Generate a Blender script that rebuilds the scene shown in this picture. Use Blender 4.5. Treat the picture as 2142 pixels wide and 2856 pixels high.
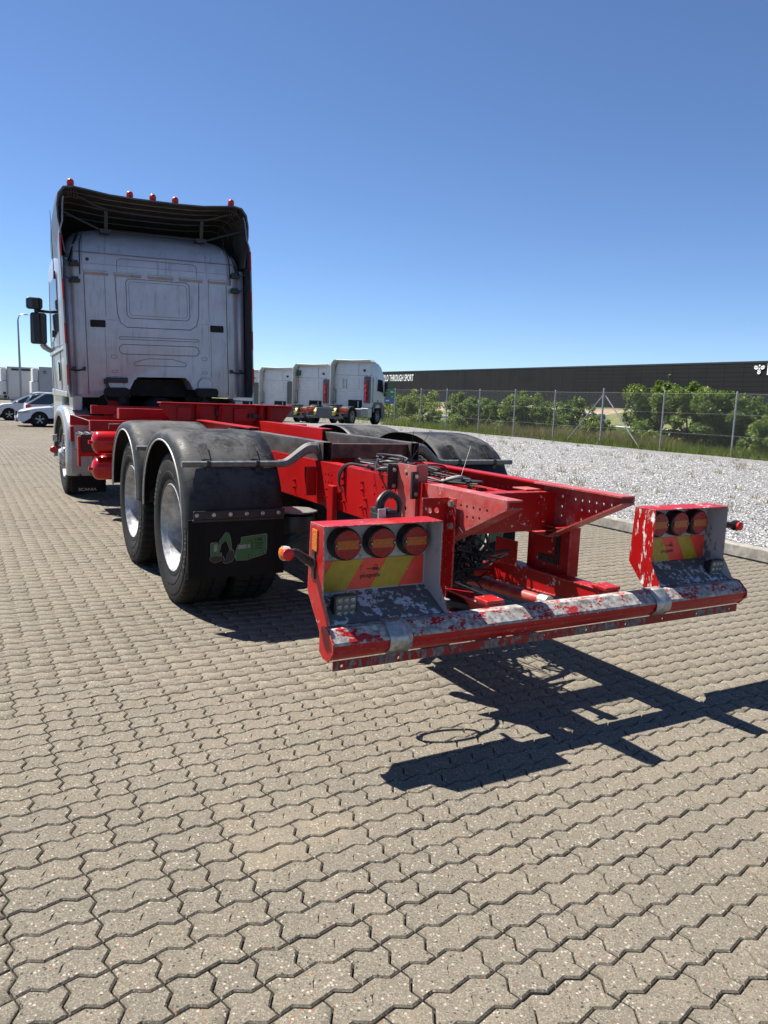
import bpy, bmesh, math, random
import numpy as np
from mathutils import Vector, Matrix

for o in list(bpy.data.objects):
    bpy.data.objects.remove(o)
scene = bpy.context.scene
COL = scene.collection
random.seed(7)
rng = np.random.default_rng(7)
PI = math.pi

# ------------------------------------------------------------------ camera, sky, sun, exposure
CAM = Vector((-2.454, -2.7245, 1.440))
R_ = Vector((0.87589, -0.48105, 0.03747)); U_ = Vector((0.03681, 0.14406, 0.98888)); F_ = Vector((0.48110, 0.86477, -0.14389))
cd = bpy.data.cameras.new('camera')
cd.sensor_fit = 'HORIZONTAL'; cd.sensor_width = 36.0; cd.lens = 36.0 * 2145.9 / 2142.0
cd.clip_start = 0.05; cd.clip_end = 3000
cam = bpy.data.objects.new('camera', cd); COL.objects.link(cam)
mw = Matrix((( R_.x, U_.x, -F_.x, CAM.x), (R_.y, U_.y, -F_.y, CAM.y), (R_.z, U_.z, -F_.z, CAM.z), (0, 0, 0, 1)))
cam.matrix_world = mw
scene.camera = cam

SUN_DIR = Vector((-0.364, 0.558, 1.0)).normalized()      # towards the sun
world = bpy.data.worlds.new('World'); scene.world = world; world.use_nodes = True
wn = world.node_tree; wn.nodes.clear()
wo = wn.nodes.new('ShaderNodeOutputWorld'); wb = wn.nodes.new('ShaderNodeBackground'); ws = wn.nodes.new('ShaderNodeTexSky')
ws.sky_type = 'NISHITA'; ws.sun_disc = False
ws.sun_elevation = math.asin(SUN_DIR.z); ws.sun_rotation = math.atan2(SUN_DIR.x, SUN_DIR.y)
ws.altitude = 0; ws.air_density = 0.70; ws.dust_density = 0.0; ws.ozone_density = 3.2
wb.inputs['Strength'].default_value = 0.05
wt = wn.nodes.new('ShaderNodeMix'); wt.data_type = 'RGBA'; wt.blend_type = 'MULTIPLY'; wt.inputs[0].default_value = 1.0; wt.inputs[7].default_value = (1.04, 1.16, 1.32, 1)   # deeper blue of the whole sky
wn.links.new(ws.outputs[0], wt.inputs[6]); wn.links.new(wt.outputs[2], wb.inputs[0]); wn.links.new(wb.outputs[0], wo.inputs[0])
sl = bpy.data.lights.new('sun', 'SUN'); sl.energy = 5.0; sl.angle = math.radians(0.53); sl.color = (1.0, 0.95, 0.87)
so = bpy.data.objects.new('sun', sl); COL.objects.link(so); so.location = (-20, 30, 50)
so.rotation_euler = (-SUN_DIR).to_track_quat('-Z', 'Y').to_euler()
scene.view_settings.view_transform = 'Standard'; scene.view_settings.look = 'None'
scene.view_settings.exposure = 1.17; scene.view_settings.gamma = 1.0
scene.view_settings.use_curve_mapping = False
scene.render.engine = 'CYCLES'
scene.cycles.max_bounces = 6; scene.cycles.use_denoising = True

# ------------------------------------------------------------------ helpers
WL = {}                                                   # world position of every object that parents others
def link(o, parent=None, loc=(0, 0, 0), rz=0.0):
    COL.objects.link(o); loc = Vector(loc); WL[o] = loc
    if parent is not None:
        o.parent = parent; o.location = loc - WL[parent]
    else:
        o.location = loc
    if rz: o.rotation_euler = (0, 0, rz)
    return o
def tag(o, label=None, cat=None, group=None, kind=None):
    if label: o['label'] = label
    if cat: o['category'] = cat
    if group: o['group'] = group
    if kind: o['kind'] = kind
    return o
def empty(name, loc=(0, 0, 0), label=None, cat=None, group=None, rz=0.0):
    o = bpy.data.objects.new(name, None); o.empty_display_size = 0.3
    link(o, None, loc, rz); return tag(o, label, cat, group)

class MB:
    """collects faces, then builds ONE mesh object"""
    def __init__(s): s.v = []; s.f = []; s.m = []
    def add(s, verts, faces, m=0):
        b = len(s.v); s.v += [tuple(p) for p in verts]
        s.f += [tuple(i + b for i in f) for f in faces]; s.m += [m] * len(faces); return s
    def box(s, x0, x1, y0, y1, z0, z1, m=0):
        v = [(x0, y0, z0), (x1, y0, z0), (x1, y1, z0), (x0, y1, z0), (x0, y0, z1), (x1, y0, z1), (x1, y1, z1), (x0, y1, z1)]
        return s.add(v, [(0, 3, 2, 1), (4, 5, 6, 7), (0, 1, 5, 4), (1, 2, 6, 5), (2, 3, 7, 6), (3, 0, 4, 7)], m)
    def prism(s, poly, axis, a0, a1, m=0):
        """poly in the two other axes (x:(y,z) y:(x,z) z:(x,y)) extruded along axis"""
        def mk(p, a):
            return (a, p[0], p[1]) if axis == 'x' else ((p[0], a, p[1]) if axis == 'y' else (p[0], p[1], a))
        n = len(poly); v = [mk(p, a0) for p in poly] + [mk(p, a1) for p in poly]
        f = [tuple(range(n))[::-1], tuple(range(n, 2 * n))] + [(i, (i + 1) % n, n + (i + 1) % n, n + i) for i in range(n)]
        return s.add(v, f, m)
    def beam(s, p, q, w, h, m=0, up=(0, 0, 1)):
        p = Vector(p); q = Vector(q); d = (q - p).normalized(); a = d.cross(Vector(up))
        if a.length < 1e-4: a = d.cross(Vector((1, 0, 0)))
        a.normalize(); b = a.cross(d).normalized(); a = a * w / 2; b = b * h / 2
        v = [p - a - b, p + a - b, p + a + b, p - a + b, q - a - b, q + a - b, q + a + b, q - a + b]
        return s.add(v, [(0, 3, 2, 1), (4, 5, 6, 7), (0, 1, 5, 4), (1, 2, 6, 5), (2, 3, 7, 6), (3, 0, 4, 7)], m)
    def tube(s, pts, r, seg=8, m=0, closed=False, cap=True):
        pts = [Vector(p) for p in pts]; n = len(pts); v = []; rr = r if isinstance(r, (list, tuple)) else [r] * n
        up = None
        for i, p in enumerate(pts):
            a = pts[(i - 1) % n] if (closed or i > 0) else p; b = pts[(i + 1) % n] if (closed or i < n - 1) else p
            d = (b - a).normalized()
            if up is None:
                up = Vector((0, 0, 1)) if abs(d.z) < 0.9 else Vector((1, 0, 0))
            x = d.cross(up).normalized(); y = x.cross(d).normalized(); up = y
            for k in range(seg):
                t = 2 * PI * k / seg; v.append(p + (x * math.cos(t) + y * math.sin(t)) * rr[i])
        f = []
        for i in range(n if closed else n - 1):
            j = (i + 1) % n
            for k in range(seg):
                k2 = (k + 1) % seg; f.append((i * seg + k, i * seg + k2, j * seg + k2, j * seg + k))
        if cap and not closed:
            f.append(tuple(range(seg))[::-1]); f.append(tuple(range((n - 1) * seg, n * seg)))
        return s.add(v, f, m)
    def lathe(s, prof, c=(0, 0, 0), axis=(1, 0, 0), seg=24, m=0, ms=None, caps=True):
        """prof = [(radius, along)], revolve about axis through c"""
        c = Vector(c); ax = Vector(axis).normalized(); u = ax.cross(Vector((0, 0, 1)))
        if u.length < 1e-4: u = Vector((1, 0, 0))
        u.normalize(); w = ax.cross(u); v = []; f = []; mm = []
        for (r, h) in prof:
            for k in range(seg):
                t = 2 * PI * k / seg; v.append(c + ax * h + (u * math.cos(t) + w * math.sin(t)) * max(r, 1e-4))
        for i in range(len(prof) - 1):
            for k in range(seg):
                k2 = (k + 1) % seg; f.append((i * seg + k, i * seg + k2, (i + 1) * seg + k2, (i + 1) * seg + k)); mm.append(ms[i] if ms else m)
        if caps: f.append(tuple(range(seg))[::-1]); mm.append(ms[0] if ms else m)
        if caps: f.append(tuple(range((len(prof) - 1) * seg, len(prof) * seg))); mm.append(ms[-1] if ms else m)
        b = len(s.v); s.v += [tuple(p) for p in v]; s.f += [tuple(i + b for i in q) for q in f]; s.m += mm
        return s
    def cyl(s, p, q, r, seg=16, m=0):
        return s.tube([p, q], r, seg, m)
    def grid(s, rows, m=0, closed=False):
        n = len(rows[0]); v = [p for r in rows for p in r]; f = []
        for i in range(len(rows) - 1):
            for k in range(n if closed else n - 1):
                k2 = (k + 1) % n; f.append((i * n + k, i * n + k2, (i + 1) * n + k2, (i + 1) * n + k))
        return s.add(v, f, m)
    def sphere(s, c, r, seg=12, rings=8, m=0, sc=(1, 1, 1)):
        c = Vector(c); rows = []
        for i in range(rings + 1):
            t = PI * i / rings
            rows.append([(c.x + r * sc[0] * math.sin(t) * math.cos(2 * PI * k / seg), c.y + r * sc[1] * math.sin(t) * math.sin(2 * PI * k / seg), c.z - r * sc[2] * math.cos(t)) for k in range(seg)])
        return s.grid(rows, m, True)
    def xf(s, fn): s.v = [tuple(fn(*p)) for p in s.v]; return s
    def build(s, name, mats, parent=None, loc=(0, 0, 0), rz=0.0, smooth=35, bevel=0, solid=0, label=None, cat=None, group=None, kind=None, fix=True):
        me = bpy.data.meshes.new(name); me.from_pydata(s.v, [], s.f)
        if not isinstance(mats, (list, tuple)): mats = [mats]
        for mt in mats: me.materials.append(M[mt] if isinstance(mt, str) else mt)
        if len(mats) > 1: me.polygons.foreach_set('material_index', s.m)
        if fix:
            bm = bmesh.new(); bm.from_mesh(me); bmesh.ops.recalc_face_normals(bm, faces=bm.faces); bm.to_mesh(me); bm.free()
        if smooth:
            me.polygons.foreach_set('use_smooth', [True] * len(me.polygons)); me.set_sharp_from_angle(angle=math.radians(smooth))
        me.update()
        o = bpy.data.objects.new(name, me); link(o, parent, loc, rz)
        if solid:
            md = o.modifiers.new('solid', 'SOLIDIFY'); md.thickness = solid; md.offset = 0
        if bevel:
            md = o.modifiers.new('bevel', 'BEVEL'); md.width = bevel; md.segments = 2; md.limit_method = 'ANGLE'; md.angle_limit = math.radians(40); md.use_clamp_overlap = True
        return tag(o, label, cat, group, kind)

def copy_tree(o, parent=None, loc=None, rz=None):
    c = o.copy(); COL.objects.link(c); c.parent = parent
    if loc is not None: c.location = loc
    if rz is not None: c.rotation_euler = (0, 0, rz)
    for ch in list(o.children): copy_tree(ch, c)
    return c
def cut(o, cutter):
    """real holes: subtract the shapes in MB cutter from object o"""
    me = bpy.data.meshes.new('c'); me.from_pydata(cutter.v, [], cutter.f)
    bm = bmesh.new(); bm.from_mesh(me); bmesh.ops.recalc_face_normals(bm, faces=bm.faces); bm.to_mesh(me); bm.free()
    co = bpy.data.objects.new('c', me); COL.objects.link(co); co.matrix_world = Matrix.Translation(WL[o])
    sv = [(m.name, m.type) for m in o.modifiers]
    md = o.modifiers.new('b', 'BOOLEAN'); md.object = co; md.operation = 'DIFFERENCE'; md.solver = 'EXACT'
    for m in o.modifiers: m.show_viewport = (m.name == 'b')
    dg = bpy.context.evaluated_depsgraph_get(); dg.update()
    nm = bpy.data.meshes.new_from_object(o.evaluated_get(dg)); o.modifiers.remove(md)
    for m in o.modifiers: m.show_viewport = True
    nm.name = o.data.name; o.data = nm; bpy.data.objects.remove(co); bpy.data.meshes.remove(me)
    return o
def text_geo(body, size=1.0, bold=0.0, sx=1.0, ex=0.0, space=1.0):
    cu = bpy.data.curves.new('t', 'FONT'); cu.body = body; cu.size = size; cu.offset = bold; cu.extrude = ex; cu.space_character = space; cu.resolution_u = 3
    o = bpy.data.objects.new('t', cu); COL.objects.link(o)
    dg = bpy.context.evaluated_depsgraph_get(); me = bpy.data.meshes.new_from_object(o.evaluated_get(dg))
    v = [(p.co.x * sx, p.co.y, p.co.z) for p in me.vertices]; f = [tuple(p.vertices) for p in me.polygons]
    bpy.data.objects.remove(o); bpy.data.curves.remove(cu); bpy.data.meshes.remove(me)
    return v, f
def rrect(cx, cy, w, h, r, n=4):
    pts = []
    for (sx, sy, a0) in ((1, 1, 0), (-1, 1, 90), (-1, -1, 180), (1, -1, 270)):
        for i in range(n + 1):
            a = math.radians(a0 + 90 * i / n); pts.append((cx + sx * (w / 2 - r) + r * math.cos(a), cy + sy * (h / 2 - r) + r * math.sin(a)))
    return pts
def catmull(pts, n=6):
    P = [Vector(p) for p in pts]; P = [P[0] * 2 - P[1]] + P + [P[-1] * 2 - P[-2]]; out = []
    for i in range(1, len(P) - 2):
        for k in range(n):
            t = k / n; a, b, c, d = P[i - 1], P[i], P[i + 1], P[i + 2]
            out.append(0.5 * ((2 * b) + (c - a) * t + (2 * a - 5 * b + 4 * c - d) * t * t + (3 * b - a - 3 * c + d) * t ** 3))
    return out + [P[-2]]

# ------------------------------------------------------------------ materials
M = {}
class NT:
    def __init__(s, name):
        s.mat = bpy.data.materials.new(name); s.mat.use_nodes = True; s.t = s.mat.node_tree; s.b = s.t.nodes['Principled BSDF']; M[name] = s.mat
        s.geo = None
    def n(s, typ, **kw):
        nd = s.t.nodes.new(typ)
        for k, v in kw.items():
            if hasattr(nd, k) and k not in nd.inputs: setattr(nd, k, v)
            else: nd.inputs[k].default_value = v
        return nd
    def l(s, a, b): s.t.links.new(a, b)
    def pos(s, scale=(1, 1, 1), obj=False, off=(0, 0, 0)):
        if obj: src = s.n('ShaderNodeTexCoord').outputs['Object']
        else: src = s.n('ShaderNodeNewGeometry').outputs['Position']
        mp = s.n('ShaderNodeMapping'); mp.inputs['Scale'].default_value = scale; mp.inputs['Location'].default_value = off; s.l(src, mp.inputs[0]); return mp.outputs[0]
    def noise(s, scale, detail=4, rough=0.55, st=(1, 1, 1), obj=False, off=(0, 0, 0)):
        nd = s.n('ShaderNodeTexNoise'); nd.inputs['Scale'].default_value = scale; nd.inputs['Detail'].default_value = detail; nd.inputs['Roughness'].default_value = rough
        s.l(s.pos(st, obj, off), nd.inputs['Vector']); return nd.outputs['Fac']
    def vor(s, scale, feat='F1', out='Distance', st=(1, 1, 1), obj=False):
        nd = s.n('ShaderNodeTexVoronoi'); nd.feature = feat; nd.inputs['Scale'].default_value = scale; s.l(s.pos(st, obj), nd.inputs['Vector']); return nd.outputs[out]
    def ramp(s, fac, a, b, ca=0.0, cb=1.0):
        r = s.n('ShaderNodeMapRange'); r.interpolation_type = 'SMOOTHSTEP'; r.inputs['From Min'].default_value = a; r.inputs['From Max'].default_value = b; r.inputs['To Min'].default_value = ca; r.inputs['To Max'].default_value = cb
        s.l(fac, r.inputs['Value']); return r.outputs['Result']
    def mix(s, fac, a, b):
        m = s.n('ShaderNodeMix'); m.data_type = 'RGBA'
        for sock, val in ((m.inputs[0], fac), (m.inputs[6], a), (m.inputs[7], b)):
            if hasattr(val, 'is_linked') or hasattr(val, 'links'): s.l(val, sock)
            elif isinstance(val, (int, float)): sock.default_value = val
            else: sock.default_value = (*val, 1)
        return m.outputs[2]
    def mul(s, a, b, op='MULTIPLY'):
        m = s.n('ShaderNodeMath'); m.operation = op
        for sock, val in ((m.inputs[0], a), (m.inputs[1], b)):
            if isinstance(val, (int, float)): sock.default_value = val
            else: s.l(val, sock)
        return m.outputs[0]
    def bump(s, h, strength=0.3, dist=0.01):
        b = s.n('ShaderNodeBump'); b.inputs['Strength'].default_value = strength; b.inputs['Distance'].default_value = dist; s.l(h, b.inputs['Height']); s.l(b.outputs[0], s.b.inputs['Normal']); return b
    def set(s, **kw):
        for k, v in kw.items():
            k = k.replace('_', ' ')
            sock = s.b.inputs[k]
            if hasattr(v, 'links'): s.l(v, sock)
            elif isinstance(v, tuple): sock.default_value = (*v, 1) if len(v) == 3 else v
            else: sock.default_value = v
        return s

def plain(name, col, rough=0.5, metal=0.0, var=0.15, scale=9, coat=0.0, dirt=0.0, dirtcol=(0.25, 0.23, 0.2), obj=False):
    m = NT(name); n = m.noise(scale, 5, obj=obj)
    dark = tuple(c * (1 - var) for c in col); lite = tuple(min(1, c * (1 + var)) for c in col)
    c = m.mix(m.ramp(n, 0.35, 0.65), dark, lite)
    if dirt: c = m.mix(m.mul(m.ramp(m.noise(scale * 0.35, 7, 0.65, obj=obj, off=(3, 1, 7)), 0.45, 0.75), dirt), c, dirtcol)
    m.set(Base_Color=c, Metallic=metal, Roughness=m.ramp(n, 0.3, 0.7, rough * 0.85, min(1, rough * 1.15)), Coat_Weight=coat)
    return m
def redpaint(name, wear=0.1, faded=0.1, scale=14, st=(1, 1, 1), grey=(0.40, 0.385, 0.37), off=(0, 0, 0), edge=0.0, col=(0.37, 0.0035, 0.004)):
    m = NT(name)
    base = m.mix(m.ramp(m.noise(5, 4, off=off), 0.3, 0.7), tuple(c * 0.82 for c in col), col)
    fade = m.mul(m.ramp(m.noise(3.2, 8, 0.68, off=(off[0] + 9, 2, 4)), 0.62 - 0.35 * faded, 0.85 - 0.2 * faded), min(1, faded * 2.2))
    base = m.mix(fade, base, (0.40, 0.12, 0.105))
    nz = m.noise(scale, 9, 0.68, st, off=off); nl = m.noise(scale * 0.22, 3, 0.5, st, off=(off[0] + 5, off[1], off[2]))
    s = m.mul(m.mul(nz, 0.55), m.mul(nl, 0.45), 'ADD')
    th = 0.74 - 0.42 * wear
    w = m.ramp(s, th, th + 0.018)
    if edge:                                                # paint chipped away along edges
        bv = m.n('ShaderNodeBevel'); bv.samples = 3; bv.inputs['Radius'].default_value = 0.006; g = m.n('ShaderNodeNewGeometry')
        dp = m.n('ShaderNodeVectorMath'); dp.operation = 'DOT_PRODUCT'; m.l(bv.outputs[0], dp.inputs[0]); m.l(g.outputs['Normal'], dp.inputs[1])
        e = m.ramp(m.mul(1.0, dp.outputs['Value'], 'SUBTRACT'), 0.02, 0.16); ec = m.mul(m.mul(e, edge), m.ramp(m.noise(70, 6, 0.7, off=(off[0] + 2, 7, 1)), 0.42, 0.56))
        w = m.mul(w, ec, 'MAXIMUM')
    # road film: thin brownish dust in soft patches, heavier in streaks
    base = m.mix(m.mul(m.ramp(m.noise(9, 8, 0.7, (1, 1, 0.5), off=(off[0], 4, 8)), 0.48, 0.75), 0.12), base, (0.18, 0.08, 0.06))
    gv = m.mix(m.ramp(m.noise(40, 5, off=off), 0.3, 0.7), tuple(c * 0.5 for c in grey), tuple(min(1, c * 1.35) for c in grey))
    gv = m.mix(m.mul(m.ramp(m.noise(12, 7, 0.7, off=(off[0] + 1, 1, 3)), 0.52, 0.68), 0.55), gv, (0.10, 0.075, 0.06))
    m.set(Base_Color=m.mix(w, base, gv), Roughness=m.mix(w, (0.42, 0.42, 0.42), (0.8, 0.8, 0.8)), Specular_IOR_Level=0.32)
    inv = m.mul(1.0, w, 'SUBTRACT'); m.bump(m.mul(inv, m.mul(m.noise(60, 3), 0.2, 'ADD')), 0.25, 0.002)
    return m
redpaint('red', 0.02, 0.05); redpaint('red_light_wear', 0.36, 0.2, 40, edge=.8); redpaint('red_faded', 0.36, 0.95, 48, grey=(0.27, 0.25, 0.24), edge=.9)
redpaint('red_box', 0.28, 0.28, 45, off=(2, 0, 0), edge=.9); redpaint('red_streaky', 0.44, 0.25, 26, (1.6, 1.6, 0.45), (0.62, 0.60, 0.58), (4, 1, 0))
redpaint('red_scraped', 0.70, 0.3, 75, (0.55, 1, 1), (0.33, 0.315, 0.295), (1, 3, 2)); redpaint('red_flange', 0.56, 0.2, 50, (1, 1, 0.4), (0.16, 0.145, 0.14), col=(0.26, 0.004, 0.008))
m = NT('red_tank'); m.set(Base_Color=m.mix(m.noise(4, 4), (0.36, 0.003, 0.004), (0.46, 0.004, 0.006)), Roughness=0.22, Specular_IOR_Level=0.4)
m = redpaint('red_beam', 0.10, 0.12, edge=.5)

# silver cab paint with dirt streaks
m = NT('silver'); n = m.noise(4, 4); st = m.noise(7, 8, 0.7, (3.5, 3.5, 0.35))
c = m.mix(m.ramp(n, 0.3, 0.7), (0.375, 0.385, 0.43), (0.44, 0.45, 0.50)); c = m.mix(m.mul(m.ramp(st, 0.52, 0.70), 0.5), c, (0.17, 0.155, 0.15))
c = m.mix(m.mul(m.ramp(m.noise(2.2, 6, 0.6, off=(5, 5, 5)), 0.5, 0.7), 0.25), c, (0.30, 0.27, 0.25))
m.set(Base_Color=c, Metallic=0.30, Roughness=0.36, Coat_Weight=0.2); m.bump(n, 0.05, 0.01)
m = plain('silver_clean', (0.36, 0.365, 0.38), 0.30, 0.35, 0.06, 5, coat=0.3)
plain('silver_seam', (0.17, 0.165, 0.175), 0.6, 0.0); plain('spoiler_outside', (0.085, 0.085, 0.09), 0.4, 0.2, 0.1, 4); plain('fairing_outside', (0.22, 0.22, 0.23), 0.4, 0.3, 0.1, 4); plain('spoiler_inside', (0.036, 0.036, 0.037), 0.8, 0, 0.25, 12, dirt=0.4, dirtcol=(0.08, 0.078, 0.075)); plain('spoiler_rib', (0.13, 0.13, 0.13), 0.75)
# weathered black plastic mudguards
m = NT('dusty_black'); n = m.noise(7, 10, 0.75, (1, 0.6, 1)); n2 = m.noise(60, 8, 0.75, (0.5, 1, 1), off=(2, 2, 2)); nl = m.noise(1.6, 3, off=(1, 7, 3))
geo = m.n('ShaderNodeNewGeometry'); sx = m.n('ShaderNodeSeparateXYZ'); m.l(geo.outputs['Normal'], sx.inputs[0])
up = m.ramp(sx.outputs['Z'], 0.05, 0.85, 0.18, 1.0)
s = m.mul(m.mul(n, 0.5), m.mul(m.mul(n2, 0.25), m.mul(nl, 0.35), 'ADD'), 'ADD')
d = m.mul(m.ramp(s, 0.48, 0.66), up)
c = m.mix(d, m.mix(n, (0.005, 0.005, 0.006), (0.014, 0.014, 0.016)), (0.085, 0.085, 0.083)); m.set(Base_Color=c, Roughness=m.mix(d, (0.5,) * 3, (0.9,) * 3), Specular_IOR_Level=0.28); m.bump(n2, 0.10, 0.004)
plain('flap_rubber', (0.007, 0.006, 0.006), 0.75, 0, 0.3, 8, dirt=0.30, dirtcol=(0.035, 0.032, 0.03)).set(Specular_IOR_Level=0.2)
plain('black_plastic', (0.015, 0.015, 0.017), 0.45, 0, 0.3, 20); plain('cable', (0.012, 0.012, 0.013), 0.5, 0, 0.2); plain('black_gloss', (0.01, 0.01, 0.012), 0.12)
plain('underbody', (0.010, 0.0095, 0.0095), 0.8, 0, 0.4, 12); plain('lip_white', (0.36, 0.35, 0.325), 0.5, 0, 0.15, 30)
m = plain('tyre', (0.010, 0.0097, 0.0094), 0.75, 0, 0.25, 18, dirt=0.30, dirtcol=(0.034, 0.031, 0.028)); m.set(Specular_IOR_Level=0.25); plain('tyre_letter', (0.035, 0.034, 0.032), 0.7, 0, 0.1)
plain('alu', (0.36, 0.36, 0.365), 0.45, 0.55, 0.2, 25, dirt=0.55, dirtcol=(0.16, 0.15, 0.14)); plain('chrome', (0.45, 0.45, 0.45), 0.25, 0.9, 0.05)
plain('galv', (0.42, 0.42, 0.41), 0.48, 0.7, 0.25, 40, dirt=0.4, dirtcol=(0.22, 0.20, 0.18)); plain('pipe_grey', (0.15, 0.147, 0.14), 0.6, 0.3, 0.2, 30)
m = NT('raw_steel'); n = m.noise(9, 8, 0.65, (1, 0.35, 1)); c = m.mix(m.ramp(n, 0.3, 0.7), (0.055, 0.050, 0.047), (0.17, 0.16, 0.15)); c = m.mix(m.mul(m.ramp(m.noise(6, 7, 0.7, off=(3, 3, 0)), 0.52, 0.7), 0.55), c, (0.13, 0.06, 0.035)); m.set(Base_Color=c, Metallic=0.55, Roughness=0.5)
m = NT('rust_steel'); n = m.noise(11, 8, 0.65); c = m.mix(m.ramp(n, 0.35, 0.7), (0.040, 0.024, 0.020), (0.15, 0.07, 0.045)); m.set(Base_Color=c, Metallic=0.3, Roughness=0.55)
m = NT('box_inner'); n = m.noise(24, 9, 0.7, (1.4, 1.4, 0.7)); nl = m.noise(5, 3, off=(4, 4, 1)); s = m.mul(m.mul(n, 0.6), m.mul(nl, 0.4), 'ADD')
c = m.mix(m.ramp(s, 0.56, 0.60), (0.42, 0.425, 0.43), (0.16, 0.16, 0.16)); m.set(Base_Color=c, Roughness=0.6)
m = NT('box_scuffed'); n = m.noise(26, 9, 0.7, (1.3, 1.3, 0.5)); nl = m.noise(6, 3, off=(4, 9, 1)); s = m.mul(m.mul(n, 0.6), m.mul(nl, 0.4), 'ADD')
c = m.mix(m.ramp(s, 0.515, 0.53), m.mix(m.noise(30, 6), (0.075, 0.073, 0.072), (0.14, 0.135, 0.13)), (0.50, 0.51, 0.54)); m.set(Base_Color=c, Roughness=0.6)
def lens(name, col, rough=0.12):
    m = NT(name); v = m.vor(120, 'F1', 'Distance'); c = m.mix(m.ramp(v, 0.08, 0.4), tuple(min(1, k * 1.8) for k in col), col); m.set(Base_Color=c, Roughness=0.3, Specular_IOR_Level=0.35, Coat_Weight=0.08, Coat_Roughness=0.1); m.bump(v, 0.5, 0.004)
lens('lens_red', (0.23, 0.004, 0.004)); lens('lens_amber', (0.36, 0.085, 0.006)); lens('lens_orange', (0.50, 0.13, 0.005)); lens('beacon_red', (0.40, 0.02, 0.02)); lens('lens_clear', (0.12, 0.125, 0.12)); lens('marker_red', (0.55, 0.01, 0.012))
plain('board_red', (0.80, 0.055, 0.030), 0.35, 0, 0.06, 30); plain('board_yellow', (0.42, 0.27, 0.012), 0.35, 0, 0.08, 30); plain('ink', (0.01, 0.01, 0.01), 0.5)
plain('decal_green', (0.024, 0.105, 0.032), 0.5, 0, 0.1); plain('decal_white', (0.20, 0.205, 0.21), 0.5, 0, 0.1); plain('scania_white', (0.35, 0.33, 0.32), 0.6)
plain('bolt', (0.38, 0.35, 0.30), 0.4, 0.8, 0.2, 60); plain('led', (0.32, 0.33, 0.30), 0.25, 0.3)
m = NT('glass_dark'); m.set(Base_Color=(0.012, 0.016, 0.02), Roughness=0.04, Specular_IOR_Level=0.7)
m = NT('mirror_glass'); m.set(Base_Color=(0.05, 0.052, 0.056), Roughness=0.03, Metallic=1.0)
m = NT('car_glass'); m.set(Base_Color=(0.03, 0.045, 0.06), Roughness=0.03, Specular_IOR_Level=0.9)
# ------------------------------------------------------------------ setting materials
m = NT('paver'); nd = m.n('ShaderNodeNewGeometry'); oi = m.n('ShaderNodeObjectInfo')
isl = m.mul(m.mul(nd.outputs['Random Per Island'], oi.outputs['Random'], 'ADD'), 0.5)
big = m.noise(0.7, 5, 0.6); fine = m.noise(330, 4, 0.7); sp = m.vor(230, 'F1', 'Color'); spd = m.vor(230, 'F1', 'Distance'); sp2 = m.vor(110, 'F1', 'Color'); spd2 = m.vor(110, 'F1', 'Distance')
c = m.mix(m.ramp(big, 0.3, 0.72), (0.147, 0.128, 0.096), (0.183, 0.159, 0.120))
c = m.mix(m.ramp(isl, 0.15, 0.85, 0.0, 0.55), c, (0.129, 0.116, 0.094))
sep = m.n('ShaderNodeSeparateColor'); m.l(sp, sep.inputs[0]); sep2 = m.n('ShaderNodeSeparateColor'); m.l(sp2, sep2.inputs[0])
c = m.mix(m.mul(m.ramp(fine, 0.40, 0.70), 0.55), c, (0.076, 0.065, 0.049))
c = m.mix(m.mul(m.ramp(sep.outputs[0], 0.60, 0.66), m.ramp(spd, 0.75, 0.40, 0, 0.6)), c, (0.268, 0.235, 0.185))      # pale grains
c = m.mix(m.mul(m.ramp(sep.outputs[1], 0.80, 0.84), m.ramp(spd, 0.7, 0.40, 0, 0.65)), c, (0.046, 0.040, 0.032))        # dark grains
c = m.mix(m.mul(m.ramp(sep2.outputs[0], 0.90, 0.92), m.ramp(spd2, 0.5, 0.30)), c, (0.332, 0.296, 0.243))                # larger pale pebbles
c = m.mix(m.mul(m.ramp(sep2.outputs[1], 0.92, 0.94), m.ramp(spd2, 0.5, 0.30)), c, (0.041, 0.037, 0.032))
c = m.mix(m.mul(m.ramp(sep2.outputs[2], 0.988, 0.992), m.ramp(spd2, 0.5, 0.3)), c, (0.193, 0.080, 0.036))
c = m.mix(m.mul(m.ramp(m.noise(1.3, 6, 0.65, off=(8, 3, 0)), 0.56, 0.74), 0.38), c, (0.244, 0.197, 0.135))             # blown-in sand
c = m.mix(m.mul(m.ramp(m.noise(2.6, 7, 0.7, (1.5, .5, 1), off=(1, 9, 0)), 0.60, 0.78), 0.40), c, (0.069, 0.062, 0.050)) # tyre and oil marks
m.set(Base_Color=c, Roughness=0.9, Specular_IOR_Level=0.25)
hh = m.mul(m.mul(fine, 0.6), m.mul(spd, 0.6), 'ADD'); m.bump(hh, 0.35, 0.002)
plain('joint', (0.045, 0.040, 0.034), 0.95, 0, 0.35, 45)
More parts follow.
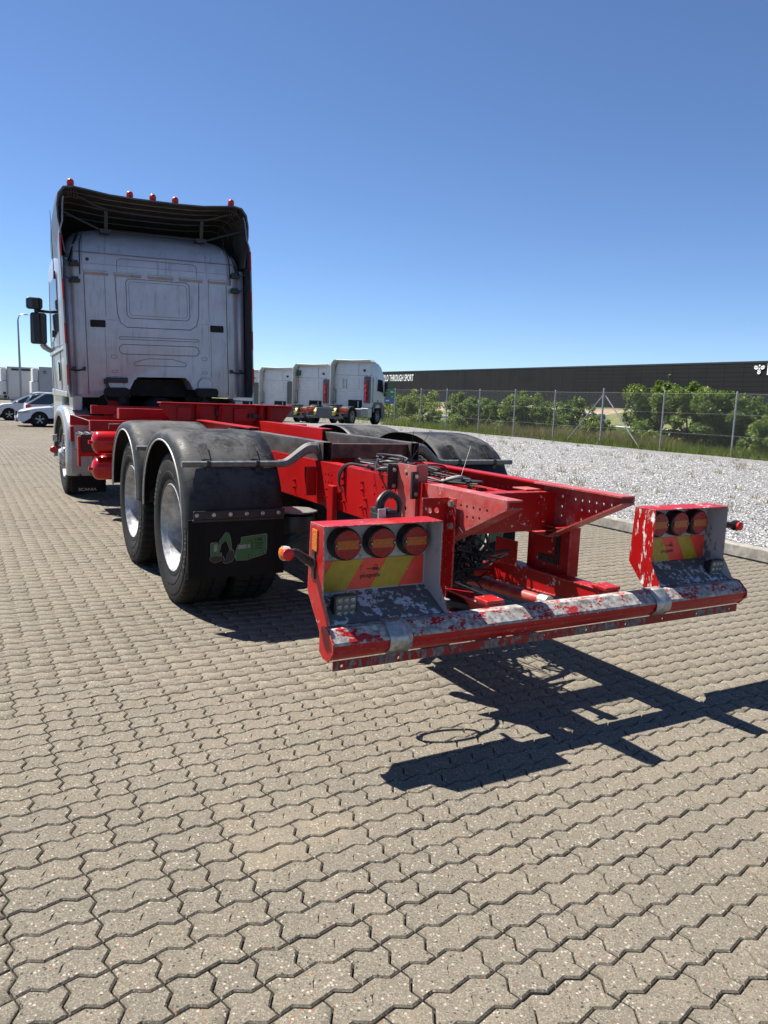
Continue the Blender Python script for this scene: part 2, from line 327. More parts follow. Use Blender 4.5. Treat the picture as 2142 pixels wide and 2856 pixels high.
# paving beyond the stones that can be told apart: same colours, fine joints
m = NT('paver_far'); br = m.n('ShaderNodeTexBrick'); br.inputs['Scale'].default_value = 1.0; br.inputs['Brick Width'].default_value = 0.2186; br.inputs['Row Height'].default_value = 0.1085; br.inputs['Mortar Size'].default_value = 0.008; br.inputs['Mortar Smooth'].default_value = 0.3
br.inputs['Color1'].default_value = (0.160, 0.146, 0.120, 1); br.inputs['Color2'].default_value = (0.141, 0.128, 0.105, 1); br.inputs['Mortar'].default_value = (0.062, 0.056, 0.047, 1)
m.l(m.pos((1, 1, 1), off=(0.03, 0.01, 0)), br.inputs['Vector']); c = m.mix(m.mul(m.ramp(m.noise(0.5, 5), 0.4, 0.7), 0.3), br.outputs['Color'], (0.172, 0.158, 0.132)); m.set(Base_Color=c, Roughness=0.92, Specular_IOR_Level=0.2)
m = NT('gravel'); v = m.n('ShaderNodeTexVoronoi'); v.inputs['Scale'].default_value = 46; m.l(m.pos(), v.inputs['Vector']); sep = m.n('ShaderNodeSeparateColor'); m.l(v.outputs['Color'], sep.inputs[0])
c = m.mix(m.ramp(sep.outputs[0], 0.0, 1.0), (0.12, 0.12, 0.128), (0.44, 0.43, 0.42)); c = m.mix(m.ramp(v.outputs['Distance'], 0.40, 0.75), c, (0.07, 0.068, 0.065))
c = m.mix(m.mul(m.ramp(m.noise(0.55, 6, 0.65), 0.55, 0.75), 0.45), c, (0.36, 0.32, 0.24)); m.set(Base_Color=c, Roughness=0.85); m.bump(v.outputs['Distance'], 1.0, -0.02)
m = NT('stone_chip'); g = m.n('ShaderNodeNewGeometry'); c = m.mix(m.ramp(g.outputs['Random Per Island'], 0.0, 1.0), (0.10, 0.10, 0.108), (0.54, 0.53, 0.52)); m.set(Base_Color=c, Roughness=0.75)
plain('kerb_concrete', (0.25, 0.235, 0.205), 0.9, 0, 0.25, 14, dirt=0.5, dirtcol=(0.13, 0.12, 0.10))
m = NT('meadow'); n = m.noise(0.35, 6, 0.6); n2 = m.noise(3, 6, 0.7); c = m.mix(m.ramp(n, 0.38, 0.62), (0.075, 0.115, 0.022), (0.19, 0.165, 0.065)); c = m.mix(m.ramp(n2, 0.35, 0.7, 0, 0.5), c, (0.05, 0.075, 0.02)); m.set(Base_Color=c, Roughness=0.95); m.bump(n2, 0.8, 0.15)
plain('bare_soil', (0.26, 0.19, 0.13), 0.95, 0, 0.3, 0.8); plain('asphalt', (0.055, 0.055, 0.057), 0.9)
def leafmat(name, a, b, tr=0.35):
    m = NT(name); g = m.n('ShaderNodeNewGeometry'); c = m.mix(g.outputs['Random Per Island'], a, b); m.set(Base_Color=c, Roughness=0.55, Specular_IOR_Level=0.35)
    out = [n for n in m.t.nodes if n.type == 'OUTPUT_MATERIAL'][0]; t = m.n('ShaderNodeBsdfTranslucent'); m.l(m.mix(0.5, c, (0.22, 0.30, 0.03)), t.inputs[0]); ad = m.n('ShaderNodeMixShader'); ad.inputs[0].default_value = tr
    m.l(m.b.outputs[0], ad.inputs[1]); m.l(t.outputs[0], ad.inputs[2]); m.l(ad.outputs[0], out.inputs[0])
leafmat('leaf_a', (0.065, 0.115, 0.022), (0.16, 0.22, 0.05)); leafmat('leaf_b', (0.045, 0.085, 0.018), (0.10, 0.15, 0.038)); leafmat('leaf_c', (0.12, 0.17, 0.028), (0.25, 0.29, 0.06)); leafmat('dry_grass', (0.16, 0.13, 0.05), (0.26, 0.19, 0.09), 0.25); leafmat('green_grass', (0.07, 0.11, 0.02), (0.15, 0.18, 0.05))
plain('bark', (0.10, 0.075, 0.05), 0.9, 0, 0.3, 20); plain('fence_galv', (0.32, 0.335, 0.345), 0.5, 0.4, 0.15, 20); plain('mesh_galv', (0.15, 0.155, 0.16), 0.6, 0.3, 0.1)
plain('facade_black', (0.0055, 0.006, 0.008), 0.7, 0.0, 0.12, 0.25).set(Specular_IOR_Level=0.25); plain('facade_trim', (0.02, 0.021, 0.025), 0.5, 0.2); plain('sign_white', (0.80, 0.80, 0.80), 0.5, 0, 0.02)

# ------------------------------------------------------------------ ground, pavement, kerb, gravel
def sm(t): t = np.clip(t, 0, 1); return t * t * (3 - 2 * t)
def zg(x, y):                                             # the yard falls away gently towards its far end
    x = np.asarray(x); y = np.asarray(y); w = sm((15 - x) / 13.0)
    return w * (-0.40 * sm((y - 11) / 25.0) - 0.45 * sm((y - 36) / 34.0)) - (1 - w) * 0.45 * sm((y - 34) / 22.0)
def sheet(name, xs, ys, zf, mats, mf=None, **kw):
    X, Y = np.meshgrid(xs, ys); Zz = zf(X, Y); nx = len(xs); v = np.stack([X, Y, Zz], -1).reshape(-1, 3); b = MB(); b.v = [tuple(p) for p in v]
    for j in range(len(ys) - 1):
        for i in range(nx - 1):
            b.f.append((j * nx + i, j * nx + i + 1, (j + 1) * nx + i + 1, (j + 1) * nx + i))
            b.m.append(0 if mf is None else mf((xs[i] + xs[i + 1]) / 2, (ys[j] + ys[j + 1]) / 2))
    return b.build(name, mats, smooth=0, fix=False, **kw)
PX, PY = [17.55, 22, 30, 45, 72, 95, 105, 115, 130, 145, 400, 1600], [0.08, 0.0, -0.6, -1.35, -1.5, -1.5, -0.6, 1.0, 1.5, 1.6, 1.6, 1.6]
def gz(X, Y):
    z = np.interp(X, PX, PY) + 0.10 * np.sin(X * 0.41 + Y * 0.23) * np.clip((X - 20) / 20, 0, 1)
    inside = (X < 17.5) | ((Y > 34.2) & (X < 30)); return np.where(inside, -0.9, z)
xs = np.array([-1600, -400, -100, -50, 0, 17.4, 17.55, 19, 22, 26, 29.9, 30.1, 35, 40, 45, 52, 60, 68, 76, 78, 90, 95, 100, 105, 110, 115, 122, 130, 140, 160, 250, 500, 1600.])
ys = np.array([-1600, -400, -100, -40, -20, 0, 5, 10, 15, 20, 25, 30, 34.1, 34.3, 40, 46, 54, 62, 70, 80, 90, 100, 110, 120, 130, 140, 150, 165, 180, 200, 230, 260, 300, 400, 800, 1600.])
sheet('ground', xs, ys, gz, ['meadow', 'bare_soil'], lambda x, y: 1 if (105 < x < 124 and 110 < y < 190) else 0, kind='structure')
sheet('road', np.array([78.0, 84, 90]), np.arange(-100, 401, 20.), lambda X, Y: gz(X, Y) * 0 - 1.36, 'asphalt', kind='structure')
XL, XR, YB, YT = -3.55, 4.43, -2.3, 44.0
pxs = np.unique(np.r_[np.linspace(-70, XL, 8), np.linspace(XL, XR, 9), 4.45]); pys = np.unique(np.r_[-14, -8, YB, np.linspace(0, 44, 23), np.linspace(YT, 130, 12)])
def inst(x, y): return XL < x < XR and YB < y < YT
pav = sheet('pavement', pxs, pys, lambda X, Y: zg(X, Y) - np.where((X > XL - .01) & (X < XR + .03) & (Y > YB - .01) & (Y < YT + .01), 0.014, 0.004), ['joint', 'paver_far'], lambda x, y: 0 if inst(x, y) else 1, kind='structure')
sheet('forecourt', np.linspace(4.45, 30, 16), np.r_[33.6, 35, 37, 39, 41, 43, 46, 49, 52, 55, 58, 62, 66, 70, 100, 130.], lambda X, Y: zg(X, Y) - 0.004, 'paver_far', kind='structure')

# paving stones: wavy-edged singles and doubles on a 109 mm grid
GX, GY, OX, OY = 0.1093, 0.1085, -1.949, -0.886
def outline(n):
    P = []
    xe = [(0, 0), (.33, .095), (.67, -.095)]; ye = [(0, 0), (-.10, .33), (.10, .67)]
    for k in range(n): P += [((k + a) * GX, b * GY) for a, b in xe]
    P += [(n * GX + a * GX, b * GY) for a, b in ye]
    for k in range(n, 0, -1): P += [(k * GX, GY), ((k - .33) * GX, GY - .095 * GY), ((k - .67) * GX, GY + .095 * GY)]
    P += [(0, GY), (.10 * GX, .67 * GY), (-.10 * GX, .33 * GY)]
    return np.array(P)
def inset(P, d):
    n = len(P); out = []
    for i in range(n):
        a = P[i] - P[i - 1]; b = P[(i + 1) % n] - P[i]; a /= np.linalg.norm(a); b /= np.linalg.norm(b)
        na = np.array([-a[1], a[0]]); nb = np.array([-b[1], b[0]]); q = na + nb; q /= max(np.linalg.norm(q), 1e-6); out.append(P[i] + q * d / max(q @ na, 0.6))
    return np.array(out)
def stone(n, full=True):
    P = outline(n); k = len(P); top = inset(P, 0.0066); mid = inset(P, 0.0024)
    V = [(x, y, 0.0) for x, y in top]; Fc = []
    if n == 1: Fc.append(tuple(range(k)))
    else:
        bc = 3; tc = 3 * n + 3 + 3
        ce = [(-.10, .33), (-.02, .44), (.02, .56), (.10, .67)]; cc = [(GX + a * GX, b * GY) for a, b in ce]; w = 0.0034
        b0 = len(V); V += [(cc[0][0], cc[0][1], 0), (cc[1][0] - w, cc[1][1], 0), (cc[2][0] - w, cc[2][1], 0), (cc[3][0], cc[3][1], 0), (cc[1][0] + w, cc[1][1], 0), (cc[2][0] + w, cc[2][1], 0), (cc[1][0], cc[1][1], -.005), (cc[2][0], cc[2][1], -.005)]
        c0, L1, L2, c3, R1, R2, B1, B2 = range(b0, b0 + 8)
        Fc.append(tuple(range(0, bc + 1)) + (c0, L1, L2, c3) + tuple(range(tc, k)))
        Fc.append(tuple(range(bc, tc + 1)) + (c3, R2, R1, c0))
        Fc += [(c0, B1, L1), (c0, R1, B1), (L1, B1, B2, L2), (R1, R2, B2, B1), (L2, B2, c3), (R2, c3, B2)]
    if full:
        b1 = len(V); V += [(x, y, -.0048) for x, y in mid]; b2 = len(V); V += [(x, y, -.03) for x, y in mid]
        for i in range(k):
            j = (i + 1) % k; Fc += [(i, b1 + i, b1 + j, j), (b1 + i, b2 + i, b2 + j, b1 + j)]
    return np.array(V), Fc
cells = []
ni0 = int(math.floor((XL - OX) / GX)) + 1; ni1 = int(math.floor((XR - OX) / GX))
nj0 = int(math.floor((YB - OY) / GY)) + 1; nj1 = int(math.floor((YT - OY) / GY))
for j in range(nj0, nj1):
    i = ni0
    while i < ni1:
        n = 2 if (random.random() < 0.5 and i + 2 <= ni1) else 1
        cells.append((i, j, n)); i += n
cells = np.array(cells); cx = OX + (cells[:, 0] + cells[:, 2] / 2) * GX; cy = OY + (cells[:, 1] + .5) * GY
V3 = np.stack([cx - CAM.x, cy - CAM.y, 0 * cx - CAM.z], 1); dep = V3 @ np.array(F_); sx_ = V3 @ np.array(R_) / dep; sy_ = V3 @ np.array(U_) / dep
infr = (dep > 0) & (np.abs(sx_) < 0.50) & (np.abs(sy_) < 0.665)
score = np.where(infr, dep, 1e9); near_idx = set(np.argsort(score)[:300].tolist())
smesh = {}
for n in (1, 2):
    V, Fc = stone(n); me = bpy.data.meshes.new('paver'); me.from_pydata([tuple(p) for p in V], [], Fc); me.materials.append(M['paver']); smesh[n] = me
groups = {}
for q in range(len(cells)):
    i, j, n = (int(t) for t in cells[q]); x0 = OX + i * GX; y0 = OY + j * GY
    dz = random.gauss(0, 0.0006) - (0.003 if random.random() < .02 else 0)
    if q in near_idx:
        o = bpy.data.objects.new('paver', smesh[n]); COL.objects.link(o); o.parent = pav; o.location = (x0, y0, dz); o.rotation_euler = (random.gauss(0, .0035), random.gauss(0, .0025), random.gauss(0, .004))
    else:
        d = max(abs(dep[q]), 0.1); groups.setdefault((n, d < 14), []).append((x0, y0, dz, q))
allv, allf, base = [], [], 0
for (n, full), items in groups.items():
    V, Fc = stone(n, full); k = len(V); it = np.array([t[:3] for t in items])
    T = rng.normal(0, .0035, (len(it), 2))
    vv = V[None, :, :] + it[:, None, :]; vv[:, :, 2] += V[None, :, 0] * T[:, :1] + V[None, :, 1] * T[:, 1:] + zg(it[:, 0], it[:, 1])[:, None]
    allv.append(vv.reshape(-1, 3))
    for r in range(len(it)):
        o_ = base + r * k; allf += [tuple(a + o_ for a in f) for f in Fc]
    base += k * len(it)
av = np.concatenate(allv)
me = bpy.data.meshes.new('paver_field')
lens_ = np.array([len(f) for f in allf], dtype=np.int32); flat = np.fromiter((a for f in allf for a in f), dtype=np.int32, count=int(lens_.sum()))
me.vertices.add(len(av)); me.vertices.foreach_set('co', av.astype(np.float32).ravel()); me.loops.add(len(flat)); me.loops.foreach_set('vertex_index', flat)
me.polygons.add(len(lens_)); me.polygons.foreach_set('loop_start', np.r_[0, np.cumsum(lens_)[:-1]].astype(np.int32)); me.update(calc_edges=True)
me.materials.append(M['paver'])
pf = bpy.data.objects.new('paver_field', me); COL.objects.link(pf); pf.parent = pav; pf['kind'] = 'stuff'

# kerb of single stones, gravel bed behind it
kerb = MB().box(4.462, 4.575, -12, 33.55, -0.1, 0.02).build('kerb', 'kerb_concrete', kind='structure')
kb = MB().prism([(-.063, 0), (.063, 0), (.063, .118), (.055, .124), (-.043, .124), (-.057, .110)], 'y', -.495, 0.495)
k0 = None
for q in range(45):
    y = -11.9 + q * 1.0
    if k0 is None: k0 = kb.build('kerb_stone', 'kerb_concrete', kerb, (4.515, y, 0), bevel=0.004); o = k0
    else: o = k0.copy(); COL.objects.link(o); o.location = (4.515, y, 0)
    o.location.z = random.gauss(0, .0015); o.rotation_euler = (random.gauss(0, .003), random.gauss(0, .01), random.gauss(0, .004))
def gravz(X, Y): return 0.110 + 0.012 * np.sin(X * 1.3 + 0.5 * Y) * np.sin(Y * 0.9) + 0.03 * np.clip((X - 9) / 6, 0, 1)
grav = sheet('gravel_bed', np.linspace(4.57, 17.62, 50), np.linspace(-12, 33.6, 120), gravz, 'gravel', kind='structure')
N = 95000
gx = 4.6 + (rng.random(N) ** 1.35) * 11.5; gy = -1 + rng.random(N) * 26
okv = ((gx - CAM.x) * F_.y - (gy - CAM.y) * F_.x) < 30; gs = rng.uniform(.006, .016, N)
octa = np.array([(1, 0, 0), (0, 1, 0), (-1, 0, 0), (0, -1, 0), (0, 0, 1), (0, 0, -1)], float); of = [(0, 1, 4), (1, 2, 4), (2, 3, 4), (3, 0, 4)]
ang = rng.random(N) * 6.28; ca, sa = np.cos(ang), np.sin(ang)
vv = octa[None] * rng.uniform(.6, 1.35, (N, 6, 1)) * gs[:, None, None]; vx = vv[:, :, 0] * ca[:, None] - vv[:, :, 1] * sa[:, None]; vy = vv[:, :, 0] * sa[:, None] + vv[:, :, 1] * ca[:, None]
vz = vv[:, :, 2] * .75 + (vx * rng.normal(0, .35, (N, 1)) + vy * rng.normal(0, .35, (N, 1))) + (gravz(gx, gy) + .004)[:, None]
av = np.stack([vx + gx[:, None], vy + gy[:, None], vz], -1).reshape(-1, 3); fi = (np.array(of)[None] + (np.arange(N) * 6)[:, None, None]).reshape(-1)
def tri_mesh(name, av, fi, mat, nper=3, **kw):
    me = bpy.data.meshes.new(name); me.vertices.add(len(av)); me.vertices.foreach_set('co', av.astype(np.float32).ravel()); me.loops.add(len(fi)); me.loops.foreach_set('vertex_index', fi.astype(np.int32))
    k = len(fi) // nper; me.polygons.add(k); me.polygons.foreach_set('loop_start', (np.arange(k) * nper).astype(np.int32)); me.update(calc_edges=True); me.materials.append(M[mat])
    o = bpy.data.objects.new(name, me); COL.objects.link(o); WL[o] = Vector((0, 0, 0)); return tag(o, **kw)
tri_mesh('gravel_stones', av, fi, 'stone_chip', label='loose pale grey gravel stones between kerb and fence', cat='gravel', kind='stuff')
def blades(name, bx, by, bz, h, mat, label, cat, w=.012, lean=.35):
    n = len(bx); a = rng.random(n) * 6.28; dx = np.cos(a) * w; dy = np.sin(a) * w; lx = rng.normal(0, lean, n) * h; ly = rng.normal(0, lean, n) * h
    v = np.stack([np.stack([bx - dx, by - dy, bz], -1), np.stack([bx + dx, by + dy, bz], -1), np.stack([bx + lx, by + ly, bz + h], -1)], 1).reshape(-1, 3)
    return tri_mesh(name, v, np.arange(3 * n), mat, label=label, cat=cat, kind='stuff')
tf = rng.random((260, 2)) * np.array([11.5, 26]) + np.array([5.4, 2]); bx = np.repeat(tf[:, 0], 14) + rng.normal(0, .05, 3640); by = np.repeat(tf[:, 1], 14) + rng.normal(0, .05, 3640)
blades('gravel_weeds', bx, by, gravz(bx, by), rng.uniform(.04, .16, len(bx)), 'dry_grass', 'thin dry weeds sprouting through the gravel', 'weeds', .005)
n = 42000; bx = 17.45 + rng.random(n) ** 1.6 * 7; by = 4 + rng.random(n) * 29.8; keep = np.sin(by * 1.1) + np.sin(by * .43 + 1) + rng.normal(0, .9, n) > -.6; bx, by = bx[keep], by[keep]
blades('green_verge', bx, by, np.interp(bx, PX, PY), rng.uniform(.12, .45, len(bx)), 'green_grass', 'green grass verge along the foot of the fence', 'grass', .012)
n = 26000; bx = 17.8 + rng.random(n) ** 1.4 * 9; by = 15 + rng.random(n) * 11; blades('dry_verge', bx, by, np.interp(bx, PX, PY), rng.uniform(.25, .65, n), 'dry_grass', 'tall brown dry grass behind the fence', 'grass', .010)
n = 30000; bx = 24 + rng.random(n) * 55; by = 20 + rng.random(n) * 70; blades('far_meadow', bx, by, gz(bx, by) - .03, rng.uniform(.3, .8, n), 'green_grass', 'rough meadow grass sloping down to the road', 'grass', .05)

# ------------------------------------------------------------------ shrubs and trees
def shrub(name, x, y, z, w, h, n, leaf, mats, label, group='shrubs behind the fence', trunk=.03, dry=0.0):
    root = empty(name, (x, y, z), label, 'shrub' if name != 'small_tree' else 'tree', group)
    t = MB()
    tips = []
    for k in range(random.randint(4, 7)):
        a = random.random() * 6.28; r = random.uniform(.15, .6) * w; p = [(0, 0, -.05)]
        hh = h * random.uniform(.55, .9)
        for i in range(1, 5):
            f = i / 4; p.append((r * f * math.cos(a) + random.gauss(0, .03), r * f * math.sin(a) + random.gauss(0, .03), hh * f))
        t.tube(p, [trunk * (1 - .2 * i) for i in range(5)], 5); tips.append(p[-1]); tips.append(p[3])
    t.build('trunk', 'bark', root, (x, y, z))
    cl = []
    for k in range(16 + int(w * 5)):
        a = random.random() * 6.28; rr = math.sqrt(random.random()) * w * .9; zz = random.uniform(.10, .88) * h; sh = math.sqrt(max(.08, 1 - ((zz / h - .42) / .62) ** 2))
        cl.append((rr * math.cos(a) * sh, rr * math.sin(a) * sh, zz, random.uniform(.14, .36) * min(w, h * .6)))
    for tp in tips: cl.append((tp[0], tp[1], tp[2] + random.uniform(0, .1) * h, random.uniform(.10, .22) * w))
    cl.append((random.gauss(0, .2) * w, random.gauss(0, .2) * w, h * .97, .09 * w + .05))
    for k in range(random.randint(3, 6)):                  # long shoots that break the outline
        a = random.random() * 6.28; rr = random.uniform(.1, .85) * w; z1 = h * random.uniform(.85, 1.22) * (1 - .35 * rr / w); x_, y_ = rr * math.cos(a), rr * math.sin(a)
        for q in range(5): cl.append((x_ + random.gauss(0, .05), y_ + random.gauss(0, .05), z1 * (.62 + .095 * q), .10 - .012 * q))
    cl = np.array(cl); wgt = cl[:, 3] ** 1.6; ci = rng.choice(len(cl), n, p=wgt / wgt.sum()); dv = rng.normal(0, 1, (n, 3)); dv /= np.linalg.norm(dv, axis=1)[:, None]
    pc = cl[ci, :3] + dv * (cl[ci, 3] * rng.random(n) ** .45)[:, None] * np.array([1, 1, .85]); pc[:, 2] = np.maximum(pc[:, 2], .03)
    d = rng.normal(0, 1, (n, 3)); d /= np.linalg.norm(d, axis=1)[:, None]; e = np.cross(d, rng.normal(0, 1, (n, 3))); e /= np.linalg.norm(e, axis=1)[:, None]; s = leaf * rng.uniform(.55, 1.25, n)[:, None]
    v = np.stack([pc - d * s, pc + e * s * .5, pc + d * s, pc - e * s * .5], 1).reshape(-1, 3)
    o = tri_mesh('crown', v, np.arange(4 * n), mats, 4); o.parent = root
    return root
SH = [  # x, y, width radius, height, leaves, material, label
    (19.6, 33.9, 1.5, 1.75, 5200, 'leaf_c', 'yellow-green shrub behind the far end of the fence beside the white lorry'),
    (19.2, 31.6, .8, 1.0, 2600, 'leaf_c', 'low shrub behind the fence right of the yellow-green one'),
    (19.8, 29.1, 1.55, 1.65, 5600, 'leaf_a', 'rounded mid-green shrub behind the fence, third from the white lorry'),
    (19.5, 26.6, 1.0, 1.25, 3800, 'leaf_b', 'dark low shrub behind the fence left of the open gap'),
    (19.6, 24.3, 1.25, 1.75, 5200, 'leaf_a', 'upright shrub behind the fence at the left edge of the open gap'),
    (19.5, 19.9, .75, .95, 1900, 'leaf_c', 'small bright green shrub under the slanting fence brace in front of the van'),
    (20.9, 18.1, 1.2, 2.2, 6200, 'leaf_b', 'tall dark shrub behind the braced fence post'),
    (19.7, 17.0, 1.35, 2.05, 7000, 'leaf_a', 'leafy shrub between the brace foot and the next fence post'),
    (19.6, 15.5, 1.55, 2.05, 10500, 'leaf_a', 'largest leafy shrub pressing against the fence with shoots above its top wire'),
    (19.7, 14.1, 1.35, 1.8, 7500, 'leaf_b', 'shrub falling away to the right of the largest shrub'),
    (20.3, 12.6, 1.3, 1.25, 4600, 'leaf_c', 'low bright shrub behind the rightmost fence post'),
    (18.9, 11.6, 1.2, 1.0, 5000, 'leaf_a', 'low spreading shrub at the foot of the fence at the right picture edge'),
    (21.2, 30.4, 1.5, 1.3, 3600, 'leaf_b', 'dark low shrub set back behind the second and third shrubs from the white lorry'),
    (21.3, 27.6, 1.5, 1.25, 3600, 'leaf_c', 'pale low shrub set back behind the rounded mid-green shrub'),
    (21.2, 25.3, 1.4, 1.35, 3600, 'leaf_b', 'dark shrub set back left of the upright shrub at the gap'),
    (21.4, 15.0, 1.6, 1.7, 4200, 'leaf_b', 'dark shrub set back behind the largest leafy shrub'),
    (21.0, 10.4, 1.6, 1.5, 4600, 'leaf_b', 'dark shrub at the right picture edge behind the low spreading one')]
for (x, y, w, h, n, mt, lb) in SH: shrub('shrub', x, y, 0.05, w * 1.12, h * 1.12, int(n * 1.7), .060, mt, lb)
for (x, y, w, h, n, mt, lb) in [
    (44, 47.5, 1.7, 3.7, 3600, 'leaf_b', 'lone round tree in the meadow seen through the fence gap'),
    (46, 52.5, 1.6, 3.3, 3000, 'leaf_a', 'small tree in the meadow left of the lone round tree'),
    (40, 58, 2.2, 3.2, 3200, 'leaf_b', 'dark tree beyond the fence in the middle of the left shrubs'),
    (38, 70, 2.2, 3.4, 3600, 'leaf_b', 'tall tree rising above the fence near the road sign'),
    (44, 75, 2.0, 3.2, 3000, 'leaf_a', 'second tree rising above the fence right of the road sign'),
    (48, 36, 2.6, 2.6, 3200, 'leaf_b', 'distant dark tree seen behind the tall dark shrub'),
    (52, 27, 3.4, 2.5, 3600, 'leaf_b', 'wide distant tree seen past the rightmost fence post')]:
    shrub('small_tree', x, y, float(gz(np.array(x), np.array(y))), w, h, n, .13, mt, lb, 'trees in the meadow', .06)

# ------------------------------------------------------------------ chain-link fence
fy = [9.6, 12.3, 14.97, 17.67, 20.2, 22.63, 25.1, 27.7, 30.0, 32.6]
fence = empty('chain_link_fence', (17.6, 20, .1), 'galvanised chain-link fence with steel posts along the gravel', 'fence')
def fz(y): return float(gravz(np.array(17.6), np.array(y)))
for k, y in enumerate(fy):
    r = .034 if k == 3 else .026
    MB().tube([(17.6, y, -.2), (17.6, y, fz(y) + (1.97 if k == 3 else 1.9))], r, 10).lathe([(r * 1.05, 0), (r * 1.05, .01), (r * .5, .022)], (17.6, y, fz(y) + (1.97 if k == 3 else 1.9)), (0, 0, 1), 10).build('post', 'fence_galv', fence)
for s in (-1, 1):
    MB().tube([(17.63, 17.67 + s * .03, fz(17) + 1.78), (17.63, 17.67 + s * 1.85, fz(17) - .03)], .021, 8).build('brace', 'fence_galv', fence)
for dz in (1.86, 1.25, .62, .05):
    w = MB(); w.tube([(17.575, y, fz(y) + dz) for y in np.arange(6.5, 33.7, .6)], .0025, 4); w.build('tension_wire', 'mesh_galv', fence)
w = MB(); H = 1.82; rr = .0014; sp_ = .076
for fam in (1, -1):
    y = 4.6
    while y < 33.6:
        y0, y1, z0, z1 = y, y + H, .0, H
        if y0 < 6.5: z0 = 6.5 - y0; y0 = 6.5
        if y1 > 33.6: z1 = H - (y1 - 33.6); y1 = 33.6
        if fam < 0: z0, z1 = H - z0, H - z1
        if y1 > y0:
            a = Vector((17.57 + fam * .003, y0, z0 + fz(y0) + .04)); b = Vector((17.57 + fam * .003, y1, z1 + fz(y1) + .04)); q = Vector((0, .7, -.7 * fam)) * rr
            v = [a + Vector((rr, 0, 0)), a + q - Vector((rr * .5, 0, 0)), a - q - Vector((rr * .5, 0, 0)), b + Vector((rr, 0, 0)), b + q - Vector((rr * .5, 0, 0)), b - q - Vector((rr * .5, 0, 0))]
            w.add(v, [(0, 1, 4, 3), (1, 2, 5, 4), (2, 0, 3, 5)])
        y += sp_
w.build('wire_mesh', 'mesh_galv', fence, smooth=0, fix=False, kind='stuff')

# ------------------------------------------------------------------ black warehouse
bld = empty('warehouse', (138, 150, 1.5), 'long low black warehouse with white lettering beyond the meadow', 'building')
MB().box(138.06, 210, 40, 262, 0.5, 11.6).build('wall', 'facade_black', bld)
MB().box(137.92, 138.5, 39.9, 262.1, 11.55, 11.95).build('roof_edge', 'facade_trim', bld)
pm = MB().box(-.03, .06, .02, 4.48, .02, .93); p0 = None; pt = MB().box(-.03, .06, .02, 4.48, .02, 10.3); q0 = None
for b_ in range(0, 46):
    y = 52 + b_ * 4.5
    if 88 < y < 150:
        for r in range(11):
            if p0 is None: p0 = pm.build('facade_panel', 'facade_black', bld, (138, y, 1.2 + r * .95), smooth=0); o = p0
            else: o = p0.copy(); COL.objects.link(o); o.location = Vector((138, y, 1.2 + r * .95)) - WL[bld]
            o.location.x += random.uniform(-.006, .006)
    else:
        if q0 is None: q0 = pt.build('facade_panel', 'facade_black', bld, (138, y, 1.2), smooth=0)
        else: o = q0.copy(); COL.objects.link(o); o.location = Vector((138, y, 1.2)) - WL[bld]
v, f = text_geo('WORLD THROUGH SPORT', 3.2, .03, .62, .04, 1.08)
wmax = max(p[0] for p in v); sc = 25.6 / wmax
MB().add([(137.9 - p[2], 257.6 - p[0] * sc, 8.45 + p[1] * (2.28 / 2.25)) for p in v], f).build('lettering', 'sign_white', bld, smooth=0)
lg = MB()   # winged emblem: two leaf-shaped wings, a head and a striped drop-shaped body
def blob(pts): lg.prism([(98.0 - a, 10.42 + b) for a, b in pts], 'x', 137.84, 137.93)
for s in (-1, 1):
    blob([(s * .12, .12), (s * .45, .52), (s * .95, .62), (s * 1.18, .42), (s * 1.2, .36), (s * .35, .3)]); blob([(s * .25, .2), (s * 1.2, .26), (s * 1.1, .02), (s * .75, -.18), (s * .42, -.12)])
blob([(.17 * math.cos(t), .62 + .17 * math.sin(t)) for t in np.linspace(0, 2 * PI, 12, endpoint=False)])
blob([(0, .22), (.2, -.08), (0, -.26), (-.2, -.08)])
blob([(-.28, -.22), (0, -.46), (.28, -.22), (.36, -.42), (0, -.72), (-.36, -.42)]); blob([(-.4, -.56), (0, -.86), (.4, -.56), (.36, -.85), (.18, -1.05), (0, -1.1), (-.18, -1.05), (-.36, -.85)])
lg.build('emblem', 'sign_white', bld, smooth=0)
v, f = text_geo('h', 3.4, .08, 1, .04); MB().add([(137.9 - p[2], 96.35 - p[0], 9.25 + p[1] * .92) for p in v], f).build('lettering', 'sign_white', bld, smooth=0)

# guardrail and road sign beyond the meadow
gr = empty('guardrail', (75, 60, -1.4), 'grey steel guardrail along the road beyond the meadow', 'guardrail')
MB().prism([(75, -.85), (75.06, -.9), (75, -.97), (75.06, -1.04), (75, -1.1), (74.96, -1.0), (74.96, -.9)], 'y', 20, 130).build('rail', 'fence_galv', gr)
gp = None
for q in range(28):
    if gp is None: gp = MB().box(75.06, 75.14, -.04, .04, -1.7, -.9).build('post', 'fence_galv', gr, (0, 22 + q * 4, 0))
    else: o = gp.copy(); COL.objects.link(o); o.location = Vector((0, 22 + q * 4, 0)) - WL[gr]
plain('sign_green', (0.01, 0.16, 0.075), 0.5, 0, 0.05); plain('sign_blue', (0.02, 0.10, 0.42), 0.5, 0, 0.05)
sg = empty('road_sign', (34.3, 62.8, -1), 'green and blue road sign half hidden by the white lorry', 'sign')
ax = Vector((.876, -.481, 0)); nrm = Vector((-.481, -.876, 0))
